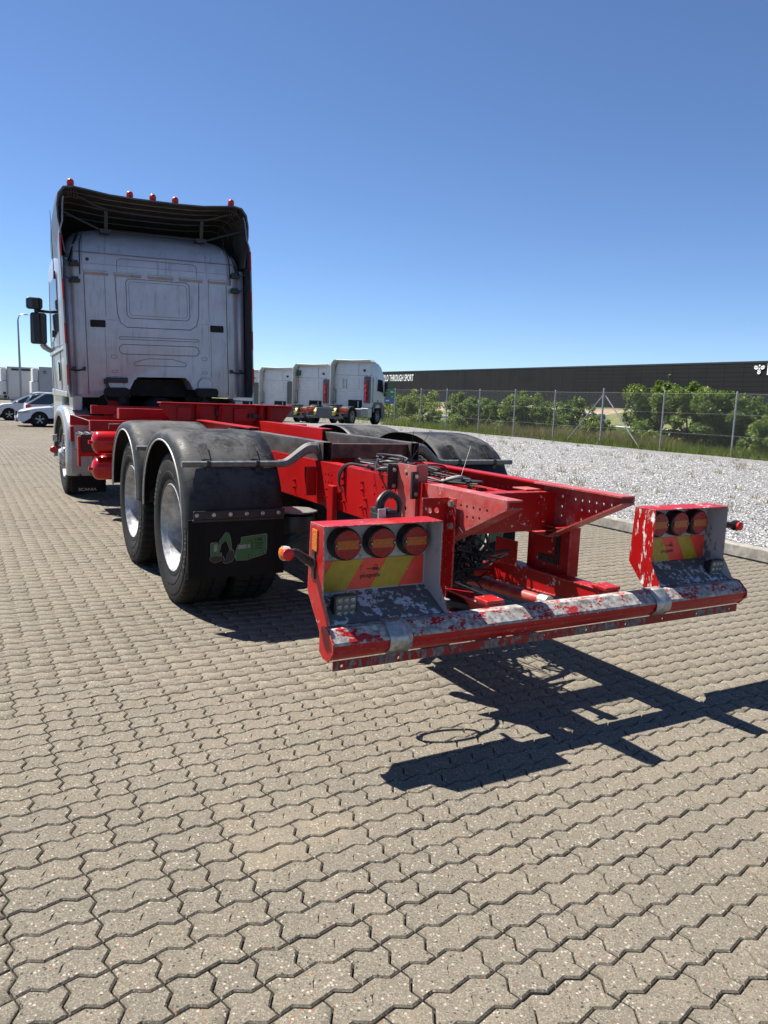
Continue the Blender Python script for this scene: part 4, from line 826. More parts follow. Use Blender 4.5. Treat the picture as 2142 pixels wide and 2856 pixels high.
for s in (-1, 1):
    for (yc, a, nm) in ((2.58, .70, 'r'), (3.93, .655, 'm')):
        g = mudguard(s, yc, a, .57, .573 if nm == 'r' else .51, .50, 1.25, .64, .62, .60, .60, 'dusty_black', True)
        yr = yc - a
        # support pipe with clamps
        yp = yc - .60 if nm == 'r' else yc - .58
        MB().tube([(s * 1.265, yp, 1.005), (s * .62, yp, 1.005)], .0195, 14).build('support_pipe', 'pipe_grey', g)
        for x in (1.10, .78):
            MB().lathe([(.025, -.012), (.025, .012)], (s * x, yp, 1.005), (1, 0, 0), 12).box(s * x - .015, s * x + .015, yp - .01, yp + .03, .955, .985).build('pipe_clamp', 'black_plastic', g)
            if nm == 'r': MB().prism([(yp + .035, 1.03), (yp + .045, 1.02), (yp + .145, 1.115), (yp + .14, 1.125)], 'x', s * x - .028, s * x + .028).build('mount_strip', 'dusty_black', g, smooth=0, bevel=.004)
        if nm == 'r':
            br = catmull([(s * .64, yp, 1.005), (s * .575, yp, 1.015), (s * .49, yp - .01, 1.075), (s * .44, yp - .015, 1.105), (s * .385, yp - .02, 1.11)], 5)
            MB().tube(br, [.024 + .018 * (i / len(br)) * (1 if i < len(br) - 3 else .8) for i in range(len(br))], 10).lathe([(.045, 0), (.045, .012), (.02, .02)], (s * .369, yp - .02, 1.11), (s, 0, 0), 14).build('bracket_arm', 'pipe_grey', g)
            # flap
            fp = MB().box(*sorted((s * 1.255, s * .632)), 1.862, 1.872, .305, .675)
            for x in list(np.arange(1.16, 1.25, .02)) + list(np.arange(.64, .72, .02)): fp.box(s * x - .003, s * x + .003, 1.858, 1.862, .32, .66)
            flap = fp.build('mud_flap', 'flap_rubber', T, smooth=0, bevel=.002)
            MB().box(*sorted((s * 1.225, s * .636)), 1.850, 1.861, .678, .730).box(*sorted((s * 1.23, s * .64)), 1.852, 1.866, .660, .6775).build('clamp_strip', 'black_plastic', flap, smooth=0, bevel=.004)
            for k in range(6): MB().lathe([(.013, 0), (.013, .004), (.009, .007)], (s * (1.205 - k * .105), 1.850, .705), (0, -1, 0), 12).build('bolt', 'galv', flap)
            # green company decal: excavator and box lorry
            def em(x, y):
                u = (x - 165) / 1510 * .623; X = -1.255 + u if s < 0 else .632 + u
                return (X, .68 - (y - 560) / 890 * .372)
            def patch(name, polys, mat, d):
                b = MB()
                for P in polys: b.add([(em(*p)[0], 1.8615 - .0005 * d - .004, em(*p)[1]) for p in P], [tuple(range(len(P)))])
                return b.build(name, mat, flap, smooth=0)
            lorry = [(880, 1150), (895, 1060), (915, 985), (965, 950), (975, 860), (1350, 825), (1378, 840), (1378, 1040), (1362, 1130), (1300, 1150), (1120, 1195), (1070, 1210), (905, 1205)]
            exc_cab = [(505, 1130), (505, 940), (515, 925), (600, 925), (620, 945), (625, 990), (600, 1090), (660, 1065), (668, 1110), (600, 1130)]
            arm = [(600, 1080), (640, 930), (630, 900), (735, 765), (775, 785), (805, 860), (830, 1050), (800, 1055), (740, 890), (660, 950), (625, 1090)]
            trk = [(490, 1140), (530, 1125), (690, 1130), (712, 1185), (570, 1225), (495, 1185)]; bkt = [(800, 1050), (850, 1050), (868, 1150), (830, 1215), (740, 1240), (690, 1220), (740, 1170), (750, 1110)]
            grow = lambda P, k: [((p[0] - sum(q[0] for q in P) / len(P)) * k + sum(q[0] for q in P) / len(P), (p[1] - sum(q[1] for q in P) / len(P)) * k + sum(q[1] for q in P) / len(P)) for p in P]
            patch('decal_outline', [grow(lorry, 1.03), grow(exc_cab, 1.08), grow(trk, 1.06), grow(bkt, 1.07)], 'decal_white', 1); b = MB(); P = arm + arm[:1]
            b.tube([(em(*p)[0], 1.8572, em(*p)[1]) for p in P], .0016, 4); b.build('decal_outline', 'decal_white', flap, smooth=0)
            patch('decal', [lorry, exc_cab, arm], 'decal_green', 2); patch('decal', [trk, bkt], 'ink', 2.4)
            patch('decal', [[(910, 1035), (930, 975), (1055, 970), (1055, 1030)], [(1072, 1028), (1072, 970), (1110, 968), (1122, 1020)], [(545, 1060), (550, 945), (600, 945), (600, 1045)]], 'decal_white', 3)
            circ = lambda x, y, r: [(x + r * math.cos(t), y + r * 1.25 * math.sin(t)) for t in np.linspace(0, 6.28, 12, endpoint=False)]
            patch('decal', [circ(1108, 1160, 26), circ(1300, 1110, 22), circ(1338, 1100, 20)], 'ink', 3); patch('decal', [circ(1108, 1160, 12), circ(1300, 1110, 10), circ(1338, 1100, 9)], 'decal_white', 4)
            patch('decal', [[(1140, 1080), (1140, 950), (1110, 915), (980, 930), (1115, 905), (1150, 945), (1150, 1080)]], 'ink', 3)
            for (txt, x, y, sz) in (('CMS', 1180, 925, .028), ('21697250', 1185, 1048, .0125)):
                v, f = text_geo(txt, sz, .0006, 1.02); o_ = em(x, y); MB().add([(o_[0] + p[0], 1.8553, o_[1] + p[1]) for p in v], f).build('decal_lettering', 'ink', flap, smooth=0)
            b = MB()
            for (x, y, w_) in ((1190, 960, .055), (1230, 982, .035), (1190, 1006, .055)):
                o_ = em(x, y); b.box(o_[0], o_[0] + w_, 1.855, 1.8554, o_[1], o_[1] + .0045)
            b.build('decal_lettering', 'ink', flap, smooth=0)

# ---- wheels
TYR = [(.292, -.118), (.305, -.132), (.325, -.136), (.335, -.133), (.36, -.146), (.385, -.150), (.389, -.147), (.42, -.1515), (.455, -.149), (.459, -.146), (.48, -.144), (.500, -.139), (.515, -.126), (.521, -.100), (.522, -.05), (.513, -.045), (.513, -.035), (.522, -.03), (.522, .03), (.513, .035), (.513, .045), (.522, .05), (.521, .10), (.515, .126), (.50, .139), (.45, .149), (.38, .148), (.325, .136), (.292, .118)]
def tyre_mesh(seg=144):
    rows = []
    for (r, x) in TYR:
        row = []
        for k in range(seg):
            t = 2 * PI * k / seg; rr = r
            lug = (k % 3 == 2)
            if r > .505 and abs(x) > .09 and lug: rr = r - .016
            elif r > .52 and lug and 0.028 < abs(x) < .06: rr = r - .012
            row.append((x, rr * math.sin(t), rr * math.cos(t)))
        rows.append(row)
    return MB().grid(rows, closed=True)
RIM_DEEP = [(.3035, -.118), (.3055, -.130), (.298, -.136), (.290, -.130), (.283, -.116), (.268, -.105), (.262, -.09), (.255, -.02), (.252, .075), (.244, .092), (.205, .100), (.165, .093), (.142, .080), (.140, .03), (.130, .0), (.105, -.015), (.07, -.02), (0, -.022)]
RIM_FRONT = [(.3035, -.118), (.3055, -.130), (.298, -.136), (.288, -.128), (.278, -.09), (.255, -.075), (.235, -.09), (.20, -.115), (.165, -.125), (.145, -.125), (.14, -.15), (.10, -.17), (.085, -.20), (.0, -.205)]
tyre0 = None; rims = {}; nutm = None
letters = MB()
def arc_text(b, txt, R, a0, size, step):
    for i, ch in enumerate(txt):
        v, f = text_geo(ch, size, .001, 1.0, .0015); a = a0 - i * step          # angle measured from top, seen from outside (-x side)
        u = Vector((0, math.cos(a), -math.sin(a)))                                # reading direction
        w_ = Vector((0, math.sin(a), math.cos(a)))                                # radial
        wd = max(p[0] for p in v) if v else 0
        b.add([Vector((-.1515 - p[2], 0, 0)) + w_ * (R + p[1]) - u * (p[0] - wd / 2) for p in v], f)
arc_text(letters, 'AEOLUS', .415, math.radians(-125), .055, math.radians(-8.2)); arc_text(letters, 'AEOLUS', .415, math.radians(35), .055, math.radians(-8.2)); arc_text(letters, 'ADR80', .425, math.radians(-70), .034, math.radians(-5.5))
valve_lines = MB()
for k in range(9): 
    a = 2 * PI * k / 9 + .3; valve_lines.beam((-.1495, .39 * math.sin(a), .39 * math.cos(a)), (-.148, .452 * math.sin(a + .08), .452 * math.cos(a + .08)), .003, .003)
lt0 = None
def wheel(y, s, kind):
    global tyre0, lt0, nutm
    loc = (s * (1.065 if kind != 'front' else 1.055), y, .521); rz = 0 if s < 0 else PI
    b = MB()
    if kind == 'deep':
        for k in range(10):
            a = 2 * PI * k / 10; b.lathe([(.016, .0), (.016, -.03), (.008, -.034)], (.096, .168 * math.sin(a), .168 * math.cos(a)), (1, 0, 0), 6)
    else:
        for k in range(10):
            a = 2 * PI * k / 10; b.lathe([(.017, .01), (.017, -.045), (.009, -.055)], (-.122, .168 * math.sin(a), .168 * math.cos(a)), (1, 0, 0), 6)
    hub = b.build('wheel', 'chrome' if kind == 'front' else 'galv', T, loc, rz)
    if tyre0 is None: tyre0 = tyre_mesh().build('tyre', 'tyre', hub, loc, smooth=30); ty = tyre0
    else:
        ty = tyre0.copy(); COL.objects.link(ty); ty.parent = hub; ty.location = (0, 0, 0)
    if kind not in rims: rims[kind] = MB().lathe(RIM_DEEP if kind == 'deep' else RIM_FRONT, (0, 0, 0), (1, 0, 0), 64, caps=False).build('rim', 'alu', hub, loc, smooth=40)
    else:
        r = rims[kind].copy(); COL.objects.link(r); r.parent = hub; r.location = (0, 0, 0)
    if lt0 is None: lt0 = letters.build('tyre_lettering', 'tyre_letter', hub, loc, smooth=0, kind='stuff'); valve_lines.build('tyre_rib', 'tyre', hub, loc, smooth=0)
    else:
        l_ = lt0.copy(); COL.objects.link(l_); l_.parent = hub; l_.location = (0, 0, 0)
    hub.rotation_euler = (random.uniform(-.4, .4) if kind != 'front' else 0, 0, rz)
    return hub
for s in (-1, 1):
    for y in (2.52, 3.88):
        w_ = wheel(y, s, 'deep'); w_.rotation_euler[0] = 0.0 if y < 3 else .9
        ty = tyre0.copy(); COL.objects.link(ty); ty.parent = w_; ty.location = (.335, 0, 0)
    wheel(8.66, s, 'front')
for y in (2.52, 3.88, 8.66): MB().cyl((-.9, y, .52), (.9, y, .52), .085, 14).lathe([(.05, -.25), (.2, -.2), (.24, 0), (.2, .2), (.05, .25)], (0, y, .52), (1, 0, 0), 16).build('axle', 'underbody', T)
for s in (-1, 1):
    for (x, y) in ((.49, 2.02), (.49, 3.05), (.49, 4.4)):
        MB().lathe([(.10, .40), (.135, .43), (.14, .5), (.125, .54), (.14, .58), (.13, .66), (.06, .68)], (s * x, y, 0), (0, 0, 1), 18).build('air_bellows', 'cable', T); MB().lathe([(.145, .682), (.145, .692)], (s * x, y, 0), (0, 0, 1), 18).build('bellows_plate', 'pipe_grey', T)
    MB().box(*sorted((s * .395, s * .43)), 1.58, 1.66, .58, .90).build('shock_bracket', 'red', T, smooth=0, bevel=.005)
    MB().box(*sorted((s * .395, s * .47)), 1.9, 1.94, .80, .99).build('guard_bracket', 'red', T, smooth=0, bevel=.005)
    MB().beam((s * .52, 1.9, .44), (s * .52, 4.9, .47), .07, .06).build('trailing_arm', 'underbody', T, smooth=0)

# ---- air tanks, battery box and the bits behind the front wheel
def tank(z, y, x0=-1.10, x1=-.42, r=.128):
    t = MB().lathe([(0, -.055), (.05, -.050), (.09, -.036), (.116, -.014), (r, .012), (r, x1 - x0 - .012), (.116, x1 - x0 + .014), (.06, x1 - x0 + .05), (0, x1 - x0 + .055)], (x0, y, z), (1, 0, 0), 32).build('air_tank', 'red_tank', T, smooth=60)
    MB().lathe([(.022, -.085), (.022, -.06), (.016, -.05)], (x0, y, z), (1, 0, 0), 8).build('drain_plug', 'red_tank', t)
tank(.852, 6.40); tank(.555, 6.42); tank(.56, 6.72, -1.0)
MB().box(-1.0, -.45, 6.3, 6.5, .69, .715).build('tank_bracket', 'red', T, smooth=0)
bx = MB().box(-1.19, -.95, 6.95, 7.45, .70, .905).build('battery_box', 'black_plastic', T, smooth=0, bevel=.008)
for k in range(3):
    for j in range(3): MB().lathe([(.022, 0), (.022, .014), (.012, .016)], (-1.16 + .075 * k, 7.0 + .14 * j, .905), (0, 0, 1), 10).build('battery_cap', 'galv', bx)
MB().box(-1.225, -1.195, 6.93, 7.0, .53, .885).build('guard_post', 'red', T, smooth=0, bevel=.006); MB().box(-1.265, -1.225, 7.28, 7.34, .80, .985).build('guard_post', 'red', T, smooth=0, bevel=.006)
MB().box(-1.2, -.45, 6.96, 7.02, .645, .695).build('battery_tray', 'red', T, smooth=0, bevel=.005)
for k in range(5): MB().tube(catmull([(-1.0 + .03 * k, 6.8, .64), (-.95 + .05 * k, 6.75, .58 + .01 * k), (-.85 + .03 * k, 6.78, .55), (-.7, 6.8, .62)], 5), .008, 6).build('cable', 'cable', T)
MB().box(-.95, -.5, 7.55, 7.6, .40, 1.05).build('silencer_panel', 'galv', T, smooth=0, bevel=.01)
for k in range(5): MB().box(-1.0 + .05 * k, -.985 + .05 * k, 7.53, 7.548, .4, 1.0).build('panel_rib', 'galv', T, smooth=0)
MB().box(.55, 1.2, 5.0, 7.4, .38, .96).build('fuel_tank', 'alu', T, smooth=30, bevel=.06)
MB().box(.42, .52, 5.3, 6.9, .45, .75).build('tank_strap_frame', 'underbody', T, smooth=0)
MB().box(-.7, .45, 6.62, 6.68, .36, .40).build('light_bar', 'lip_white', T, smooth=0)

# ---- cab (it sits a little low on its left side, so everything on it goes through lean)
def lean(x, y, z): t = .030; return (x - t * (z - 1.3), y, z + t * x)
def section(hw, y0, y1, r, z, n=5):
    pts = []
    for (sx, sy, a0) in ((1, 1, 0), (-1, 1, 90), (-1, -1, 180), (1, -1, 270)):
        cx_ = sx * (hw - r); cy_ = (y1 - r) if sy > 0 else (y0 + r)
        for i in range(n + 1):
            a = math.radians(a0 + 90 * i / n); pts.append((cx_ + r * math.cos(a), cy_ + r * math.sin(a), z))
    return pts
secs = [(1.13, 8.05, 10.2, .12, 1.36), (1.155, 8.03, 10.25, .14, 1.45), (1.16, 8.03, 10.25, .14, 2.2), (1.15, 8.03, 10.2, .15, 3.0), (1.145, 8.035, 10.1, .16, 3.18), (1.12, 8.06, 10.0, .18, 3.27), (1.07, 8.13, 9.85, .22, 3.38), (.98, 8.25, 9.7, .28, 3.48), (.85, 8.42, 9.5, .3, 3.54), (.5, 8.7, 9.2, .2, 3.57)]
b = MB().grid([section(*q) for q in secs], closed=True); n_ = len(section(*secs[0])); b.f.append(tuple(range(n_))[::-1]); b.m.append(0); k = len(b.v); b.f.append(tuple(range(k - n_, k))); b.m.append(0)
b.xf(lean); cab = b.build('cab', 'silver', T, smooth=40)
c = MB().prism([(-.41, 1.2), (-.41, 1.48), (-.36, 1.58), (-.31, 1.63), (.33, 1.63), (.38, 1.58), (.43, 1.48), (.43, 1.2)], 'y', 7.9, 9.6); cut(cab, c.xf(lean))
for s in (-1, 1):
    c = MB().prism([(s * .43, 1.2), (s * .40, 1.47), (s * .55, 1.465), (s * .66, 1.44), (s * .80, 1.372), (s * .82, 1.2)], 'y', 7.9, 9.2); cut(cab, c.xf(lean))
YW = 8.03
def seam(path, r=.0058, closed=True, name='pressed_seam', mat='silver_seam', y=YW - .0005):
    MB().tube([(x, y, z) for x, z in path], r, 5, closed=closed).xf(lean).build(name, mat, cab)
seam(rrect(-.0, 2.645, .83, .50, .06)); seam(rrect(-.0, 2.645, .76, .43, .045), .003)
seam([(-.55, 2.93), (-.535, 2.45), (-.50, 2.33), (-.42, 2.275), (.42, 2.275), (.50, 2.33), (.535, 2.45), (.55, 2.93)], closed=False)
seam(rrect(0, 2.135, 1.05, .032, .014), .005); seam(rrect(0, 1.99, 1.06, .125, .06)); seam([(-.35, 1.80), (-.33, 1.83), (-.16, 1.875), (.16, 1.875), (.33, 1.83), (.35, 1.80), (.33, 1.78), (-.33, 1.78)], .005)
for s in (-1, 1):
    seam(rrect(s * .60, 1.89, .075, .04, .012), .0035); seam(rrect(s * .60, 1.70, .07, .03, .01), .0035)
    seam([(s * .70, 2.28), (s * .70, 1.62)], .0025, False); seam([(s * .93, 2.92), (s * .935, 1.40)], .006, False); seam([(s * .70, 2.36), (s * .54, 2.36)], .002, False); seam([(s * .68, 2.92), (s * .68, 2.40)], .003, False)
    # air vents
    b = MB().prism(rrect(s * .785, 2.305, .225, .125, .02), 'y', YW - .006, YW - .0005).xf(lean); vf = b.build('vent_frame', 'silver', cab, smooth=30)
    MB().prism(rrect(s * .785, 2.305, .19, .092, .012), 'y', YW - .008, YW - .0062).xf(lean).build('vent_grille', 'underbody', cab, smooth=0)
    for k in range(5): MB().box(s * .785 - .09, s * .785 + .09, YW - .011, YW - .0082, 2.268 + k * .018, 2.272 + k * .018).xf(lean).build('vent_slat', 'underbody', cab, smooth=0)
    # mount cones over the cab suspension
    b = MB()
    b.prism([(s * .60 - .10, 1.56), (s * .60 - .10, 1.45), (s * .60 + .10, 1.45), (s * .60 + .10, 1.56), (s * .60 + .085, 1.59), (s * .60 + .04, 1.635), (s * .60 - .04, 1.635), (s * .60 - .085, 1.59)], 'y', YW - .03, YW - .001); b.xf(lean).build('suspension_cover', 'silver', cab, smooth=30, bevel=.01)
    MB().prism(rrect(s * .60, 1.43, .30, .12, .05), 'y', 7.90, 8.12).xf(lean).build('suspension_mount', 'underbody', cab, smooth=30)
    MB().cyl((s * .55, 7.95, 1.2), (s * .55, 7.95, 1.42), .03, 10).lathe([(.045, -.03), (.045, .03)], (s * .55, 7.88, 1.31), (0, 1, 0), 14).build('cab_strut', 'underbody', T)
    MB().prism([(s * .40, 1.05), (s * .75, 1.05), (s * .68, 1.30), (s * .58, 1.30), (s * .54, 1.22), (s * .42, 1.2)], 'y', 8.1, 8.14).build('cab_support', 'red', T, smooth=0, bevel=.006)
seam([(-1.05, 3.185), (1.05, 3.185)], .006, False, y=YW - .002); seam([(-.93, 3.05), (.93, 3.05)], .002, False)
seam([(-.52, 2.975), (-.52, 3.11), (-.47, 3.14), (.47, 3.14), (.52, 3.11), (.52, 2.975)], .004, False)
for s in (-1, 1): MB().tube([(s * .66, 8.03, 2.96), (s * .66, 8.03, 3.18), (s * .65, 8.055, 3.27), (s * .62, 8.125, 3.38), (s * .58, 8.245, 3.48)], .006, 6).xf(lean).build('roof_rib', 'silver', cab); MB().tube([(s * .94, 8.03, 2.96), (s * .94, 8.03, 3.18), (s * .93, 8.06, 3.27), (s * .9, 8.13, 3.38)], .006, 6).xf(lean).build('roof_rib', 'silver', cab)
for (x0, x1) in ((-.93, -.63), (-.56, -.22), (-.13, .20), (.29, .60), (.68, .95)):
    MB().prism([(8.028, 2.965), (7.998, 2.958), (7.998, 2.945), (8.028, 2.91)], 'x', x0, x1).xf(lean).build('drip_ledge', 'silver', cab, smooth=0, bevel=.004)
MB().lathe([(.022, 0), (.022, .004)], (-.88, YW - .001, 3.10), (0, -1, 0), 14).xf(lean).build('cable_plug', 'black_plastic', cab)
MB().box(-.375, .395, 8.35, 9.5, 1.0, 1.60).xf(lean).build('engine_tunnel', 'underbody', cab, smooth=0)
MB().box(-1.10, 1.10, 8.35, 9.9, .62, 1.37).box(-.8, .8, 8.4, 9.5, 1.3705, 1.52).build('engine_bay', 'underbody', T, smooth=0); MB().lathe([(.2, 0), (.26, .1), (.26, .5), (.18, .7)], (0, 7.9, 1.1), (0, 1, 0), 18).build('gearbox', 'underbody', T)
MB().box(-.72, -.45, 7.96, 8.02, 1.55, 1.62).box(-.75, -.70, 7.96, 8.0, 1.53, 1.60).xf(lean).build('air_coupling', 'black_plastic', cab, smooth=0, bevel=.006)
for k in range(2): MB().tube(catmull([(-.73 + .02 * k, 7.97, 1.54), (-.72 + .03 * k, 7.95, 1.46), (-.75, 7.94, 1.38), (-.70, 7.9, 1.25)], 5), .009, 6).xf(lean).build('air_hose', 'cable', cab)
# side fairings with red marker strips
for s in (-1, 1):
    rows = []
    for (z, dy, dx) in ((1.365, .0, -.02), (1.45, 0, .0), (2.0, .02, .005), (2.7, .04, .01), (3.28, .06, .012), (3.40, .07, .0), (3.50, .08, -.03), (3.72, .10, -.045), (3.80, .12, -.06)):
        xo = 1.215 + dx
        rows.append([(s * (xo - .004), 7.748 + dy, z), (s * xo, 7.752 + dy, z), (s * (xo - .01), 8.0 + dy * .5, z), (s * (xo - .035), 8.32, z), (s * (xo - .055), 8.32, z), (s * (xo - .03), 8.0 + dy * .5, z), (s * (xo - .018), 7.752 + dy, z)])
    b = MB().grid(rows, closed=True); nn = 7; b.f.append(tuple(range(nn))[::-1]); b.m.append(0); kk = len(b.v); b.f.append(tuple(range(kk - nn, kk))); b.m.append(0)
    fa = b.xf(lean).build('side_fairing', ['fairing_outside', 'spoiler_inside'], T, smooth=40)
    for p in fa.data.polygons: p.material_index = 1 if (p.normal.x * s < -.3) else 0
    for z in (3.22, 2.68, 2.15, 1.64):
        dy = .06 * (z - 1.4) / 1.9; MB().box(s * 1.213 - .009, s * 1.213 + .007, 7.738 + dy, 7.7475 + dy, z - .115, z + .115, 0).xf(lean).build('marker_strip', 'marker_red', fa, smooth=0, bevel=.004)
        MB().box(s * 1.213 - .012, s * 1.213 + .010, 7.7476 + dy, 7.752 + dy, z - .125, z + .125).xf(lean).build('strip_holder', 'black_plastic', fa, smooth=0)
    # inner gap panel and its fixings
    MB().grid([[(s * 1.04, 8.09, z), (s * 1.12, 8.02, z), (s * 1.17, 8.02, z)] for z in (1.37, 2.2, 3.1)]).xf(lean).build('corner_panel', 'silver', T, smooth=40, solid=.01)
    seam([(s * 1.085, 3.05), (s * 1.085, 1.40)], .003, False, y=8.044)
    for (z, w_) in ((3.02, 1), (2.82, 1)): MB().box(*sorted((s * .985, s * 1.10)), 7.95, 8.03, z - .02, z + .02).box(*sorted((s * 1.0, s * 1.08)), 7.965, 8.02, z + .02, z + .05).beam((s * 1.05, 7.98, z), (s * 1.19, 7.86, z + .03), .012, .012).xf(lean).build('fairing_hinge', 'black_plastic', fa, smooth=0, bevel=.004)
    MB().tube([(s * .98, 8.01, 1.72), (s * 1.06, 7.98, 1.70), (s * 1.15, 7.95, 1.71)], .010, 8).box(*sorted((s * .965, s * .995)), 7.99, 8.025, 1.70, 1.75).box(*sorted((s * 1.09, s * 1.12)), 7.96, 8.0, 1.70, 1.75).xf(lean).build('stay_bar', 'black_plastic', fa)
    MB().tube(catmull([(s * .98, 8.0, 2.9), (s * .975, 8.0, 3.1), (s * .965, 8.03, 3.28), (s * .92, 8.1, 3.42)], 6), .008, 6).xf(lean).build('wiring', 'cable', fa)
# roof spoiler: outer shell, ribbed inside, pipe frame, marker lamps
edge = [(-1.165, 3.15), (-1.225, 3.55), (-1.228, 3.70), (-1.205, 3.84), (-1.14, 3.925), (-1.03, 3.945), (-.85, 3.925), (-.6, 3.895), (-.3, 3.885), (0, 3.885)]; edge = edge + [(-x, z) for x, z in reversed(edge[:-1])]
def sp_rows(off, ymax, nn=10):
    rows = []
    for i in range(nn + 1):
        s_ = i / nn; row = []
        for (x, z) in edge:
            k = 1 - off / 1.2; zz = 3.30 + (z - off - 3.30) * (1 - .82 * s_ ** 1.7); row.append((x * k * (1 - .10 * s_ ** 2), 7.90 + ymax * s_, zz))
        rows.append(row)
    return rows
outer = sp_rows(0, 2.0); inner = sp_rows(.018, 1.96)
b = MB().grid(outer, 0); b.grid(inner, 1); b.grid([outer[0], inner[0]], 0)
spo = b.xf(lean).build('roof_spoiler', ['spoiler_outside', 'spoiler_inside'], T, smooth=50)
for i in (1, 2, 3, 4, 5):
    rr = sp_rows(.02, 1.96)[i]; MB().tube(rr[2:-2], .008, 5).xf(lean).build('spoiler_rib', 'spoiler_rib', spo)
for j in (4, 14): MB().tube([sp_rows(.02, 1.96)[i][j] for i in range(1, 6)], .007, 5).xf(lean).build('spoiler_rib', 'spoiler_rib', spo)
MB().tube(catmull([(-1.02, 8.0, 3.86), (-.9, 8.02, 3.83), (-.62, 8.05, 3.74), (0, 8.06, 3.72), (.62, 8.05, 3.74), (.9, 8.02, 3.82), (1.02, 8.0, 3.85)], 5), .020, 8).tube([(-.62, 8.12, 3.49), (.66, 8.12, 3.49)], .020, 8).xf(lean).build('spoiler_frame', 'black_plastic', spo)
for s in (-1, 1):
    MB().beam((s * .62, 8.07, 3.73), (s * .62, 8.13, 3.47), .045, .03).box(s * .62 - .08, s * .62 + .06, 8.08, 8.18, 3.45, 3.50).tube([(s * .66, 8.12, 3.48), (s * 1.17, 7.95, 3.64)], .015, 8).xf(lean).build('frame_upright', 'black_plastic', spo)
    for k in range(4): MB().beam((s * (.98 + .03 * k), 7.95, 3.93), (s * (.97 + .035 * k), 7.97, 3.82), .008, .008).xf(lean).build('bracket', 'black_plastic', spo)
    MB().tube([(s * 1.1, 8.0, 3.05), (s * 1.0, 8.15, 3.35), (s * .95, 8.25, 3.45)], .02, 6).xf(lean).build('rubber_seal', 'cable', spo)
for x in (-1.04, -.33, -.04, .25, 1.01):
    z = 3.95 if abs(x) > .9 else 3.89
    MB().lathe([(.02, -.02), (.042, .012), (.042, .02)], (x, 8.0, z), (0, 0, 1), 16, 0).lathe([(.040, .0), (.044, .016), (.043, .04), (.034, .062), (.016, .074), (0, .076)], (x, 7.995, z + .018), (0, -.35, 1), 16, 1).xf(lean).build('roof_marker', ['black_plastic', 'beacon_red'], spo)
MB().tube([(-1.27, 8.6, 2.92), (-1.30, 8.6, 3.72)], [.006, .003], 6).lathe([(.016, 0), (.012, .10)], (-1.265, 8.6, 2.86), (0, 0, 1), 8).build('antenna', 'black_plastic', cab)
